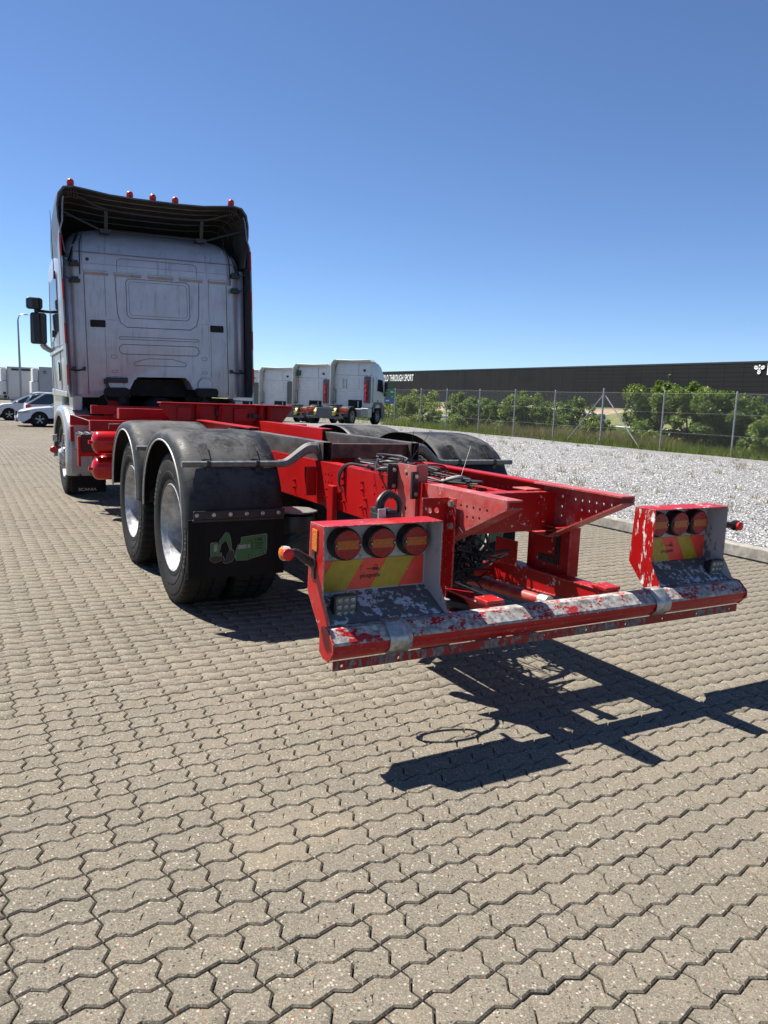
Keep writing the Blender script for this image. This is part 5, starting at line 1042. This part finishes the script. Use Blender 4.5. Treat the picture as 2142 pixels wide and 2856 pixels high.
# cab side: window, door seams, handle, mirrors
for s in (-1, 1):
    X = s * 1.1605
    MB().prism([(8.95, 2.25), (9.85, 2.12), (9.75, 2.95), (8.95, 3.0)], 'x', min(X, X + s * .004), max(X, X + s * .004)).xf(lean).build('side_window', 'glass_dark', cab, smooth=0)
    for pth in ([(8.9, 3.02), (8.9, 1.5), (8.98, 1.42), (9.9, 1.42)], [(8.25, 2.05), (9.9, 2.05)], [(9.95, 1.45), (9.98, 2.3), (9.8, 3.0)]): MB().tube([(X, y, z) for y, z in pth], .005, 5).xf(lean).build('door_seam', 'silver_seam', cab)
    MB().prism([(8.2, 2.02), (8.2, 1.98), (9.95, 1.93), (9.95, 1.99)], 'x', min(X, X + s * .03), max(X, X + s * .03)).xf(lean).build('side_moulding', 'silver_clean', cab, smooth=0, bevel=.01)
    MB().prism(rrect(9.1, 1.70, .10, .26, .045), 'x', min(X, X + s * .016), max(X, X + s * .016)).xf(lean).build('door_handle', 'glass_dark', cab, smooth=30)
    MB().prism([(8.15, 1.36), (9.9, 1.36), (9.9, 1.46), (8.15, 1.43)], 'x', min(X, X + s * .03), max(X, X + s * .03)).xf(lean).build('lower_moulding', 'silver_clean', cab, smooth=0, bevel=.012)
    MB().box(*sorted((s * 1.14, s * 1.02)), 8.02, 8.4, 1.16, 1.358).build('wing_panel', 'silver_clean', T, smooth=0, bevel=.02)
    MB().box(*sorted((s * 1.16, s * .85)), 9.0, 10.1, .35, 1.355).build('step_panel', 'silver_clean', T, smooth=0, bevel=.03)
    for (x0, x1, z0, z1, rr) in ((1.295, 1.515, 2.57, 2.735, .04), (1.245, 1.465, 2.07, 2.52, .035)):
        mh = MB().prism(rrect(s * (x0 + x1) / 2, (z0 + z1) / 2, x1 - x0, z1 - z0, rr), 'y', 9.90, 10.03).build('mirror_housing', 'black_plastic', T, smooth=40, bevel=.02)
        MB().prism(rrect(s * (x0 + x1) / 2, (z0 + z1) / 2, x1 - x0 - .035, z1 - z0 - .035, rr * .8), 'y', 9.896, 9.8995).build('mirror_glass', 'mirror_glass', mh, smooth=0)
    MB().tube([(s * 1.13, 9.97, 2.545), (s * 1.36, 9.97, 2.55)], .022, 8).tube([(s * 1.38, 9.97, 2.52), (s * 1.38, 9.97, 2.58)], .03, 8).build('mirror_arm', 'black_plastic', T)
    MB().tube(catmull([(s * 1.13, 9.95, 1.99), (s * 1.2, 9.97, 1.99), (s * 1.27, 9.97, 2.03), (s * 1.31, 9.97, 2.08)], 4), [.04] * 8 + [.045] * 5, 8).build('mirror_arm', 'silver_clean', T)
    MB().box(*sorted((s * 1.17, s * 1.21)), 9.5, 9.6, 2.16, 2.26).build('grab_rail', 'black_plastic', T, bevel=.01)
    g = mudguard(s, 8.62, .84, .69, .64, .55, 1.245, .93, .52, .33, .45, 'silver_clean', False, 2.5, 'front_wing')
    MB().box(*sorted((s * 1.2, s * .95)), 7.768, 7.775, .36, 1.0).build('wing_back_panel', 'silver_clean', g, smooth=0, bevel=.004)
    for (z0, z1, x0, x1) in ((.80, .86, 1.22, 1.07), (.62, .66, 1.15, 1.02), (.70, .80, 1.12, 1.03)): MB().box(*sorted((s * x0, s * x1)), 7.752, 7.767, z0, z1).build('panel_clip', 'galv', g, smooth=0, bevel=.003)
    fl_ = MB().box(*sorted((s * 1.2, s * .78)), 7.80, 7.812, .11, .42).build('front_flap', 'flap_rubber', g, smooth=0)
    v, f = text_geo('SCANIA', .05, .001, 1.25); x0 = -1.12 if s < 0 else .86; MB().add([(x0 + p[0], 7.7985, .135 + p[1]) for p in v], f).build('flap_lettering', 'scania_white', fl_, smooth=0)
    MB().lathe([(.015, 0), (.045, .01), (.05, .03), (.04, .05)], (s * 1.30, 8.88, .59), (0, -1, 0), 14, 1).cyl((s * 1.22, 8.9, .58), (s * 1.30, 8.9, .59), .018, 8, 0).build('side_marker', ['black_plastic', 'beacon_red'], g)
    MB().box(*sorted((s * 1.25, s * 1.31)), 8.84, 8.88, .70, .80).build('step_light', 'galv', g, smooth=0, bevel=.006)

# ---- loose cables around the rear end
def loops(n, c, sp, seed, r=(.004, .008), name='cable', mat='cable', npt=6, drop=0):
    rs = np.random.default_rng(seed)
    for k in range(n):
        pts = [Vector(c) + Vector(rs.normal(0, 1, 3) * np.array(sp)) for _ in range(npt)]
        for i, p in enumerate(pts): p.z -= drop * math.sin(PI * i / (npt - 1))
        MB().tube(catmull(pts, 6), rs.uniform(*r), 6).build(name, mat, T)
loops(13, (-.14, .55, .66), (.09, .06, .08), 3); loops(4, (-.16, .52, .55), (.05, .05, .05), 13, (.003, .005))
for k in range(3): MB().tube(catmull([(-.30 + .02 * k, .70, .80), (-.15, .60, .66 - .02 * k), (.02, .62, .62 + .012 * k), (.14, .72, .72 + .015 * k), (.16, .85, .86)], 8), .013, 8).build('cable', 'cable', T)
loops(16, (-.24, 1.08, 1.065), (.08, .15, .022), 5); loops(6, (-.05, 1.3, 1.02), (.12, .2, .02), 25, (.004, .007)); loops(4, (.08, .95, .99), (.05, .1, .01), 6, (.005, .009)); MB().tube(catmull([(-.02, .98, .99), (.04, .9, 1.02), (.1, .93, 1.0), (.16, 1.0, .99)], 6), .011, 8).build('cable', 'lip_white', T)
for k in range(2): MB().tube(catmull([(-.30, 1.35, 1.04), (-.37, 1.47 + .02 * k, 1.045), (-.405, 1.52 + .02 * k, .99), (-.41, 1.53, .92), (-.40, 1.50, .87)], 8), .0075, 8).build('cable', 'cable', T)
for (a, b_) in (((-.26, 1.0, 1.06), (-.20, .86, 1.26)), ((-.25, .98, 1.06), (-.27, .9, 1.28)), ((.05, .9, 1.0), (.20, 1.02, 1.19)), ((-.25, .95, 1.06), (-.24, .93, 1.2)), ((-.36, .5, .98), (-.40, .20, .84))): MB().tube([a, b_], .0016, 5).build('cable_tie', 'cable', T)
MB().tube(catmull([(-.5, 1.15, .72), (-.3, 1.3, .70), (-.1, 1.5, .72), (.1, 1.8, .74)], 6), .03, 8).build('cable', 'cable', T)
MB().tube(catmull([(-.62, 1.86, .48), (-.45, 1.7, .62), (-.2, 1.6, .70), (.1, 1.7, .72)], 6), .012, 8).build('cable', 'cable', T)

MB().tube([(-.84 + .13 * math.cos(t), .24 + .02 * math.sin(t), .60 + .15 * math.sin(t)) for t in np.linspace(.9, 7.6, 30)], .010, 8).build('cable', 'cable', T)
MB().tube(catmull([(-.76, .26, .72), (-.68, .34, .80), (-.60, .36, .74), (-.55, .4, .66)], 6), .010, 8).build('cable', 'cable', T)
# ================================================================== white tractor units in the background
plain('lorry_white', (0.62, 0.63, 0.63), 0.35, 0, 0.04, 3, coat=0.3, obj=True); plain('lorry_cream', (0.52, 0.50, 0.45), 0.5, 0, 0.06, 3, obj=True); plain('lorry_grey', (0.10, 0.105, 0.11), 0.5, 0, 0.1, obj=True)
plain('red_wrap', (0.42, 0.01, 0.02), 0.3, 0, 0.5, 14, obj=True); plain('yellow_ramp', (0.60, 0.50, 0.08), 0.5, 0, 0.1, obj=True); plain('fender_grey', (0.05, 0.05, 0.052), 0.35, 0, 0.2, obj=True)
def simple_wheel(parent, x, y, r, w, s, rimmat='alu', spokes=0, base=Vector((0, 0, 0))):
    hub = MB().lathe([(.08 * r / .5, 0), (.05 * r / .5, -s * -.02)], (x + s * w * .42, y, r), (s, 0, 0), 10).build('wheel', 'galv', parent, base)
    b = MB().lathe([(r * .62, -w / 2), (r * .92, -w / 2), (r, -w * .38), (r, w * .38), (r * .92, w / 2), (r * .62, w / 2)], (x, y, r), (1, 0, 0), 28, caps=False); b.build('tyre', 'tyre', hub, base)
    b = MB().lathe([(r * .64, .36 * w), (r * .62, .46 * w), (r * .56, .40 * w), (r * .5, .1 * w), (r * .28, .05 * w if not spokes else -.05 * w), (r * .24, .28 * w), (0, .30 * w)], (x, y, r), (s, 0, 0), 28, 0 if not spokes else 1, caps=False)
    for k in range(spokes):
        a = 2 * PI * k / spokes
        for da in (-.12, .12): b.beam((x + s * w * .36, y + r * .12 * math.sin(a), r + r * .12 * math.cos(a)), (x + s * w * .42, y + r * .6 * math.sin(a + da), r + r * .6 * math.cos(a + da)), .03, .035, 0)
    b.build('rim', [rimmat, 'black_plastic'], hub, base); return hub
def tractor():
    r = empty('tractor_unit', (0, 0, 0), 'x', 'lorry', 'white tractor units parked in a row')
    secs = [(1.18, 0, 2.05, .12, 1.0), (1.235, 0, 2.1, .14, 1.3), (1.235, 0, 2.1, .14, 2.0), (1.225, 0, 2.05, .14, 2.75), (1.215, .0, 1.95, .16, 2.86), (1.20, .0, 1.85, .16, 3.0), (1.17, 0.0, 1.6, .2, 3.35), (1.1, 0.05, 1.25, .22, 3.58), (.95, .15, .95, .25, 3.66)]
    b = MB().grid([section(*q) for q in secs], closed=True); n_ = len(section(*secs[0])); b.f.append(tuple(range(n_))[::-1]); b.m.append(0); k = len(b.v); b.f.append(tuple(range(k - n_, k))); b.m.append(0)
    cb = b.build('cab', 'lorry_white', r, smooth=40)
    MB().box(-1.18, 1.2, -.012, -.002, 2.83, 2.845).build('seam', 'lorry_grey', cb, smooth=0); MB().box(.35, .362, -.012, -.002, 2.86, 3.5).build('seam', 'lorry_grey', cb, smooth=0)
    for (cx_, cz_, w_, h_) in ((-.0, 2.35, .75, .65), (.55, 2.35, .28, .65), (-.72, 2.35, .4, .65), (0.2, 1.75, 1.1, .28), (-.72, 1.75, .5, .28)): MB().tube([(x, -.002, z) for x, z in rrect(cx_, cz_, w_, h_, .05)], .008, 5, closed=True).build('pressed_seam', 'lorry_cream', cb)
    MB().box(-.25, .62, -.03, .3, .85, 1.42).box(-.2, .55, -.06, -.031, 1.0, 1.3).build('engine_opening', 'underbody', cb, smooth=0, bevel=.02)
    MB().tube([(.42 + .03 * math.sin(t * 3), -.09, 1.0 + t * .06) for t in range(7)], .04, 8).build('spiral_hose', 'galv', cb)
    MB().box(-1.0, -.4, -.02, .3, .75, 1.02).build('underside', 'underbody', cb, smooth=0)
    # left deflector, roof rim
    MB().prism([(-1.27, 1.0), (-1.23, 1.0), (-1.17, 3.4), (-1.0, 3.66), (-1.05, 3.71), (-1.24, 3.45)], 'y', -.45, .25).build('side_deflector', 'lorry_cream', r, smooth=30, bevel=.015)
    MB().prism([(-1.2, 3.6), (-1.0, 3.72), (0, 3.70), (1.05, 3.74), (1.2, 3.6), (1.12, 3.56), (0, 3.60), (-1.0, 3.60)], 'y', -.18, .6).build('roof_rim', 'lorry_cream', r, smooth=30, bevel=.02)
    MB().tube([(-1.05, -.04, 1.25), (-1.05, -.05, 2.0), (-1.2, -.06, 2.02)], .02, 6).tube([(-1.2, -.2, 1.25), (-1.0, -.05, 1.25)], .02, 6).build('deflector_stay', 'black_plastic', r)
    MB().box(.78, 1.16, -.22, -.003, 1.25, 2.78).build('air_intake', 'lorry_grey', r, smooth=0, bevel=.06)
    MB().box(.98, 1.10, -.10, .0, 2.78, 3.05).build('work_light_bracket', 'lorry_white', r, smooth=0); MB().box(.66, .80, -.07, -.012, 3.05, 3.18).build('work_light', 'black_plastic', r, smooth=0, bevel=.02)
    wr = MB(); pts = [(.98 + .025 * math.sin(k * 1.7), -.30, 1.32 + k * .085) for k in range(15)]; wr.tube(pts, [.06 + .03 * abs(math.sin(k * 2.1)) for k in range(15)], 10); wr.build('red_wrapped_bundle', 'red_wrap', r)
    MB().box(-.62, -.60, -.05, -.012, 2.05, 2.62).box(-.40, -.38, -.05, -.012, 2.05, 2.62).box(-.62, -.38, -.05, -.035, 2.15, 2.18).box(-.62, -.38, -.05, -.035, 2.48, 2.51).build('ladder', 'galv', r, smooth=0)
    for s in (-1, 1):
        X = s * 1.236
        MB().prism([(.75, 1.98), (1.75, 1.90), (1.6, 2.62), (.85, 2.66)], 'x', min(X, X + s * .005), max(X, X + s * .005)).build('side_window', 'glass_dark', cb, smooth=0)
        for pth in ([(.68, 2.75), (.68, 1.2), (.8, 1.1), (1.8, 1.1)], [(.05, 1.35), (.6, 1.35), (.6, 2.8)]): MB().tube([(X, y, z) for y, z in pth], .007, 5).build('door_seam', 'lorry_cream', cb)
        MB().box(*sorted((X, X + s * .004)), .08, .15, 1.3, 2.75).build('side_trim', 'lorry_grey', cb, smooth=0); MB().box(*sorted((X, X + s * .01)), .85, 1.0, 1.35, 1.45).build('door_handle', 'black_plastic', cb, smooth=0)
        MB().prism([(.15, .92), (.15, .75), (.38, .75), (.5, 1.0), (.8, 1.2), (1.2, 1.2), (1.5, 1.0), (1.6, .4), (2.1, .4), (2.1, 1.0), (1.6, 1.33), (.3, 1.33)], 'x', *sorted((s * 1.245, s * .95))).build('wheel_arch', 'lorry_grey', r, smooth=0, bevel=.015)
        MB().box(*sorted((s * 1.30, s * 1.50)), 1.72, 1.86, 1.95, 2.50).box(*sorted((s * 1.28, s * 1.48)), 1.72, 1.86, 1.68, 1.90).box(*sorted((s * 1.2, s * 1.35)), 1.80, 1.84, 1.92, 1.96).build('mirror', 'black_plastic', r, smooth=0, bevel=.03)
        simple_wheel(r, s * 1.06, 1.0, .50, .30, s); simple_wheel(r, s * 1.08, -2.75, .50, .30, s); 
        MB().box(*sorted((s * 1.2, s * .6)), -1.35, -.55, .42, .95).build('side_tank', 'alu', r, smooth=0, bevel=.05)
        MB().box(*sorted((s * 1.22, s * .7)), -.5, .1, .42, .98).build('side_skirt', 'lorry_white', r, smooth=0, bevel=.05)
        O = arch(-2.75, .55, .62, .52, 2.2, .5, .5, 16); MB().grid([[(s * .72, y, z), (s * 1.2, y, z), (s * 1.24, y, z - .04)] for y, z in O]).build('mudguard', 'fender_grey', r, smooth=50, solid=.01)
        MB().box(*sorted((s * 1.22, s * .74)), -3.42, -3.36, .86, .97, 0).box(*sorted((s * 1.22, s * .74)), -3.42, -3.36, .72, .855, 1).build('tail_light', ['lens_orange', 'marker_red'], r, smooth=0, bevel=.01)
        MB().prism([(-3.75, .55), (-3.75, .75), (-3.5, .95), (-3.4, .95), (-3.6, .6)], 'x', *sorted((s * .62, s * .48))).build('yellow_ramp', 'yellow_ramp', r, smooth=0)
        MB().box(*sorted((s * .40, s * .33)), -3.65, 1.8, .72, .98).build('frame_rail', 'lorry_grey', r, smooth=0)
    MB().box(-.5, .5, -3.72, -3.6, .5, .95).box(-1.1, 1.1, -3.7, -3.62, .38, .5).build('rear_cross_beam', 'lorry_grey', r, smooth=0, bevel=.01)
    MB().lathe([(.0, 1.14), (.45, 1.14), (.47, 1.12), (.45, 1.07)], (0, -2.45, 0), (0, 0, 1), 20).build('fifth_wheel', 'underbody', r); MB().box(-.9, .9, -2.9, -2.6, .4, .6).build('axle', 'underbody', r)
    MB().box(-1.15, 1.15, 2.0, 2.2, .35, 1.1).build('front_bumper', 'lorry_grey', r, smooth=0, bevel=.05)
    return r
LAB = ['nearest white tractor unit on the right of the row, with ladder and red wrapped bundle', 'second white tractor unit of the row, with red bundle but no ladder', 'third white tractor unit of the row, without red bundle', 'farthest white tractor unit, mostly hidden behind the silver cab']
def zgf(x, y): return float(zg(x, y))
t0 = tractor(); tr = t0
for k, (x, y) in enumerate(((17.75, 37.9), (17.6, 43.3), (17.1, 48.2), (16.4, 53.1))):
    if k == 0: r = t0
    else:
        r = copy_tree(t0)
        for ch in list(r.children):
            nm = ch.name.split('.')[0]
            if (nm == 'ladder') or (nm == 'red_wrapped_bundle' and k >= 2): bpy.data.objects.remove(ch)
    r.location = (x, y, zgf(x, y)); r.rotation_euler = (0, 0, -math.radians((50, 48, 47, 46)[k])); r['label'] = LAB[k]
r_ = bpy.data.objects.new('broom', None)
bpy.data.objects.remove(r_)
br = empty('broom', (16.6, 43.0, 2.3), 'green-headed broom strapped upright behind the second white tractor unit', 'broom')
plain('broom_green', (0.02, 0.10, 0.06), 0.8); plain('broom_handle', (0.40, 0.12, 0.10), 0.6)
def brx(x, y, z): c_, s_ = math.cos(-math.radians(48)), math.sin(-math.radians(48)); return (17.6 + c_ * x - s_ * y, 43.3 + s_ * x + c_ * y, z + zgf(17.6, 43.3))
MB().tube([(-1.0, -.12, 2.0), (-.98, -.12, 2.95)], .02, 6).xf(brx).build('handle', 'broom_handle', br); MB().prism([(-1.15, 2.95), (-.85, 2.95), (-.82, 3.3), (-.92, 3.25), (-1.0, 3.32), (-1.1, 3.2)], 'y', -.16, -.08).xf(brx).build('bristles', 'broom_green', br, smooth=0)

# ================================================================== parked white cars, van
plain('car_white', (0.62, 0.63, 0.64), 0.22, 0, 0.02, 2, coat=0.5, obj=True); plain('car_plate', (0.6, 0.6, 0.6), 0.5); plain('car_lamp', (0.35, 0.37, 0.40), 0.1, 0.6)
def arc(yc, r, z=.33, n=9, a0=170, a1=10): return [(yc + r * math.cos(math.radians(a0 + (a1 - a0) * i / n)), z + r * math.sin(math.radians(a0 + (a1 - a0) * i / n))) for i in range(n + 1)]
def car(name, loc, rz, L, W, top, belt, yr, yf, roof, label, wr=.335, zlow=.20, spokes=5, group='white cars parked in a row', front=True, cat='car'):
    """top: outline (y,z) of the lower body from rear bumper to front bumper; roof: cabin outline (y,z)"""
    r = empty(name, loc, label, cat, group, rz); base = Vector(loc)
    side = [(-L / 2 + .05, zlow + .05)] + [(-L / 2 + .15, zlow)] + arc(yr, wr + .05, wr) + arc(yf, wr + .05, wr) + [(L / 2 - .25, zlow), (L / 2 - .02, zlow + .08)] + top[::-1]
    b = MB()
    def plan(y, z, s):
        f = abs(y) / (L / 2); w = W / 2 * (1 - .16 * max(0, f - .55) ** 1.6 / .28) ; w -= .05 * max(0, z - .62) / .3 + .04 * max(0, .4 - z); return s * w
    n = len(side); v = []
    for k in (-1, -.86, .86, 1):
        for (y, z) in side: 
            zz = z + (.018 if abs(k) < .9 and z > .55 else 0); v.append((plan(y, z, 1) * (k if abs(k) == 1 else k), y * (1 if abs(k) == 1 else 1.012), zz))
    f = [tuple(range(n)), tuple(range(3 * n, 4 * n))[::-1]]
    for q in range(3): f += [(q * n + i, (q + 1) * n + i, (q + 1) * n + (i + 1) % n, q * n + (i + 1) % n) for i in range(n)]
    b.add(v, f); body = b.build('body', 'car_white', r, base, smooth=35, bevel=.02); body.rotation_euler = (0, 0, 0)
    # cabin glass with roof and pillars
    def cabin(pts, w0, w1, zb, zt): return [(s * (w0 + (w1 - w0) * (z - zb) / (zt - zb)), y, z) for (y, z) in pts for s in (1,)]
    zb = min(z for _, z in roof); zt = max(z for _, z in roof); w0, w1 = W / 2 - .10, W / 2 - .28
    def rows(d, pts): return [[(s * (w0 + (w1 - w0) * (z - zb) / (zt - zb) + d), y, z) for (y, z) in pts] for s in (-1, 1)]
    g = MB(); A, B = rows(0, roof); m_ = len(roof); g.add(A + B, [tuple(range(m_)), tuple(range(m_, 2 * m_))[::-1]] + [(i, m_ + i, m_ + (i + 1) % m_, (i + 1) % m_) for i in range(m_)]); g.build('windows', 'car_glass', r, base, smooth=0)
    rt_ = [p for p in roof if p[1] > zt - .09]
    g = MB(); A, B = rows(.012, [(y, z + .018) for y, z in rt_]); A2, B2 = rows(.012, [(y, z - .03) for y, z in rt_]); g.grid([A, [((a[0] + b_[0]) / 2, a[1], a[2] + .03) for a, b_ in zip(A, B)], B]); g.grid([A2, A]); g.grid([B, B2]); g.build('roof', 'car_white', r, base, smooth=40)
    for s in (-1, 1):
        def P(y, z, d=.008): return (s * (w0 + (w1 - w0) * (z - zb) / (zt - zb) + d), y, z)
        srt = roof
        ym = (rt_[0][0] + rt_[-1][0]) / 2
        for (a_, b_, c_, d_) in ((P(*roof[0]), P(*rt_[0]), .05, .07), (P(*roof[-1]), P(*rt_[-1]), .05, .06), (P(ym - .05, zb), P(ym, zt - .04), .03, .06)): MB().beam(a_, b_, c_, d_).build('pillar', 'car_white', r, base, smooth=0)
    for s in (-1, 1):
        for y in (yr, yf):
            w_ = simple_wheel(r, s * (W / 2 - .12), y, wr, .22, s, 'alu', spokes, base)
            MB().lathe([(wr + .045, -.2), (wr + .045, .02)], (s * (W / 2 - .12), y, wr), (s, 0, 0), 20).build('wheel_well', 'underbody', r, base)
        MB().sphere((s * (W / 2 + .06), roof[-1][0] - .25, zb + .06), .1, 10, 6, 0, (1, .6, .7)).build('door_mirror', 'car_white', r, base)
        MB().prism([(L / 2 - .52, .64), (L / 2 + .01, .60), (L / 2 - .02, .68), (L / 2 - .5, .76)], 'x', *sorted((s * (W / 2 - .075), s * (W / 2 - .45)))).build('headlight', 'car_lamp', r, base, smooth=0, bevel=.02)
        MB().prism([(-L / 2 + .02, .70), (-L / 2 + .02, .95), (-L / 2 + .25, .95), (-L / 2 + .25, .75)], 'x', *sorted((s * (W / 2 - .1), s * (W / 2 - .35)))).build('tail_light', 'marker_red', r, base, smooth=0, bevel=.02)
        MB().box(*sorted((s * (W / 2 - .2), s * (W / 2 - .5))), L / 2 - .16, L / 2 + .035, .30, .42).build('fog_light', 'black_plastic', r, base, smooth=0, bevel=.02)
        MB().tube([(s * (W / 2 + .002), yf - .5, .88), (s * (W / 2 + .002), yf - .55, .35), (s * (W / 2 + .002), yr + .6, .35)], .004, 4).build('door_seam', 'silver_seam', r, base)
    MB().prism(rrect(0, .60, .72, .22, .05), 'y', L / 2 - .05, L / 2 + .055).build('grille', 'black_gloss', r, base, smooth=0)
    MB().box(-.6, .6, L / 2 - .05, L / 2 + .05, zlow + .02, zlow + .13).build('lower_intake', 'black_plastic', r, base, smooth=0); MB().box(-.26, .26, L / 2 + .055, L / 2 + .065, .36, .47).build('number_plate', 'car_plate', r, base, smooth=0)
    MB().box(-W / 2 + .15, W / 2 - .15, -L / 2 + .2, L / 2 - .25, zlow - .06, zlow + .1).build('floor_pan', 'underbody', r, base, smooth=0)
    if front: MB().lathe([(.05, 0), (.05, .01)], (0, L / 2 + .055, .60), (0, 1, 0), 12).build('badge', 'chrome', r, base)
    # panels below the shell follow the root rotation
    for ch in r.children: ch.location = (0, 0, 0)
    return r
low = [(-2.36, .45), (-2.38, .62), (-2.30, .95), (-1.9, .97), (.55, .94), (.95, .93), (1.6, .86), (2.1, .74), (2.33, .60), (2.38, .40)]
rf = [(-2.12, .97), (-1.75, 1.36), (-1.2, 1.43), (-.3, 1.45), (.0, 1.42), (.88, .95)]
car('parked_car', (2.35, 37.45, zgf(2.35, 37.4)), PI / 2, 4.76, 1.85, low, .95, -1.42, 1.45, rf, 'white estate car with dark grille and five-spoke wheels nearest the silver cab')
low2 = [(-2.2, .45), (-2.22, .7), (-2.15, 1.05), (-1.9, 1.07), (.6, 1.0), (1.0, 1.0), (1.7, .92), (2.05, .78), (2.2, .62), (2.22, .42)]
rf2 = [(-2.05, 1.05), (-1.9, 1.5), (-1.2, 1.60), (-.2, 1.62), (.15, 1.56), (1.25, 1.0)]
car('parked_car', (1.55, 46.9, zgf(1.5, 46.9)), PI / 2, 4.44, 1.82, low2, 1.0, -1.3, 1.42, rf2, 'tall white car with long sloping windscreen at the left picture edge')
low3 = [(-2.1, .45), (-2.14, .7), (-2.08, 1.0), (-1.9, 1.02), (.6, .98), (1.0, .97), (1.6, .9), (2.0, .76), (2.14, .60), (2.16, .42)]
rf3 = [(-2.08, .99), (-1.82, 1.42), (-1.2, 1.55), (-.2, 1.56), (.15, 1.50), (1.05, .98)]
car('parked_car', (2.75, 41.6, zgf(2.5, 41.6)), -PI / 2, 4.3, 1.8, low3, 1.0, -1.25, 1.4, rf3, 'white hatchback showing its dark rear window between the other two cars', front=False)
lowv = [(-2.45, .5), (-2.47, .9), (-2.42, 1.2), (-2.2, 1.22), (1.2, 1.18), (1.5, 1.15), (2.1, 1.0), (2.4, .8), (2.46, .5)]
rfv = [(-2.40, 1.2), (-2.30, 1.88), (-1.6, 1.94), (.4, 1.94), (.75, 1.88), (1.65, 1.15)]
car('passing_van', (83.4, 87.0, -1.35), .0, 4.9, 1.9, lowv, 1.1, -1.5, 1.5, rfv, 'white van on the road beyond the meadow, seen through the fence', group='vehicles on the road', cat='van')

# ================================================================== refrigerated trailers, lamp post
plain('trailer_white', (0.50, 0.51, 0.52), 0.4, 0, 0.04, .6); plain('trailer_grey', (0.36, 0.37, 0.39), 0.45, 0, 0.05, .6); plain('unit_white', (0.66, 0.66, 0.64), 0.4, 0, 0.03)
def trailer(x, y, label, band, mat):
    z = zgf(x, y); r = empty('trailer', (x, y, z), label, 'trailer', 'refrigerated trailers behind the cars')
    bd = MB().box(x, x + 13.4, y - 1.28, y + 1.28, z + 1.15, z + 3.98).build('box_body', mat, r, smooth=0, bevel=.03)
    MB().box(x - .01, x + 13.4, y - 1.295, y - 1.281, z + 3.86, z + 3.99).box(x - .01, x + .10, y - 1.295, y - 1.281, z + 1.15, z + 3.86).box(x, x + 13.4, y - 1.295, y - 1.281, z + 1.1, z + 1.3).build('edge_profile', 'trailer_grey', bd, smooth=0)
    for k in range(1, 6): MB().box(x + k * 2.2, x + k * 2.2 + .02, y - 1.288, y - 1.2805, z + 1.3, z + 3.86).build('wall_seam', 'trailer_grey', bd, smooth=0)
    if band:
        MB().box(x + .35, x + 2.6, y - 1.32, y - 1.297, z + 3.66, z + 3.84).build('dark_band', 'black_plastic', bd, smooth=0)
    else:
        MB().box(x + .32, x + .55, y - 1.30, y - 1.282, z + 3.52, z + 3.68).box(x + .28, x + .62, y - 1.30, y - 1.282, z + 3.42, z + 3.47).build('maker_mark', 'lorry_grey', bd, smooth=0)
    u = MB().box(x - .50, x - .02, y - 1.0, y + 1.0, z + 2.75, z + 3.86).box(x - .62, x - .02, y - 1.05, y + 1.05, z + 1.45, z + 2.74).build('cooling_unit', 'unit_white', r, smooth=0, bevel=.07)
    MB().box(x - .35, x - .12, y - 1.07, y - 1.051, z + 1.52, z + 1.75).build('unit_vent', 'black_plastic', u, smooth=0); MB().box(x - .3, x - .05, y - 1.02, y - .9, z + 1.2, z + 1.45).build('unit_foot', 'black_plastic', u, smooth=0)
    for s in (-1, 1):
        MB().box(x + 2.2, x + 2.34, y + s * .9 - .07, y + s * .9 + .07, z, z + 1.15).build('landing_leg', 'lorry_grey', r, smooth=0)
        for q in (9.2, 10.5, 11.8): MB().lathe([(.3, -.15), (.46, -.15), (.5, -.1), (.5, .1), (.46, .15), (.3, .15)], (x + q, y + s * 1.05, z + .5), (0, 1, 0), 20).build('wheel', 'tyre', r)
    MB().box(x + .3, x + 13.2, y - .5, y + .5, z + .95, z + 1.15).build('chassis', 'lorry_grey', r, smooth=0)
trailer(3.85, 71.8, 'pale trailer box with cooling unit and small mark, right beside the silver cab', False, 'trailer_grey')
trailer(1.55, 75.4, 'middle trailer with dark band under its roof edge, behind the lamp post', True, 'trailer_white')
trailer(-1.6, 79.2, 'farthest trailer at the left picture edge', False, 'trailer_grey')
z = zgf(1.9, 63.5); lp = empty('street_lamp', (1.9, 63.5, z), 'tall grey street lamp with short curved arm behind the cars', 'street lamp')
MB().tube([(1.9, 63.5, z), (1.9, 63.5, 2.2), (1.85, 63.5, 6.3)] + [(1.85 + .25 * (1 - math.cos(t)), 63.5, 6.3 + .55 * math.sin(t)) for t in np.linspace(.2, 1.5, 6)], [.11, .09, .06, .055, .05, .045, .04, .04, .04], 10).build('pole', 'fence_galv', lp)
MB().sphere((2.35, 63.5, 6.88), .16, 10, 6, 0, (1.6, .6, .35)).build('lamp_head', 'galv', lp)
MB().lathe([(.16, 0), (.14, .5), (.1, .52)], (1.9, 63.5, z), (0, 0, 1), 10).build('base', 'fence_galv', lp)
n = 2500; bx = -3 + rng.random(n) * 4.2; by = 60 + rng.random(n) * 5; blades('roadside_grass', bx, by, zg(bx, by), rng.uniform(.2, .7, n), 'dry_grass', 'dry grass tuft at the left edge below the trailers', 'grass', .03)
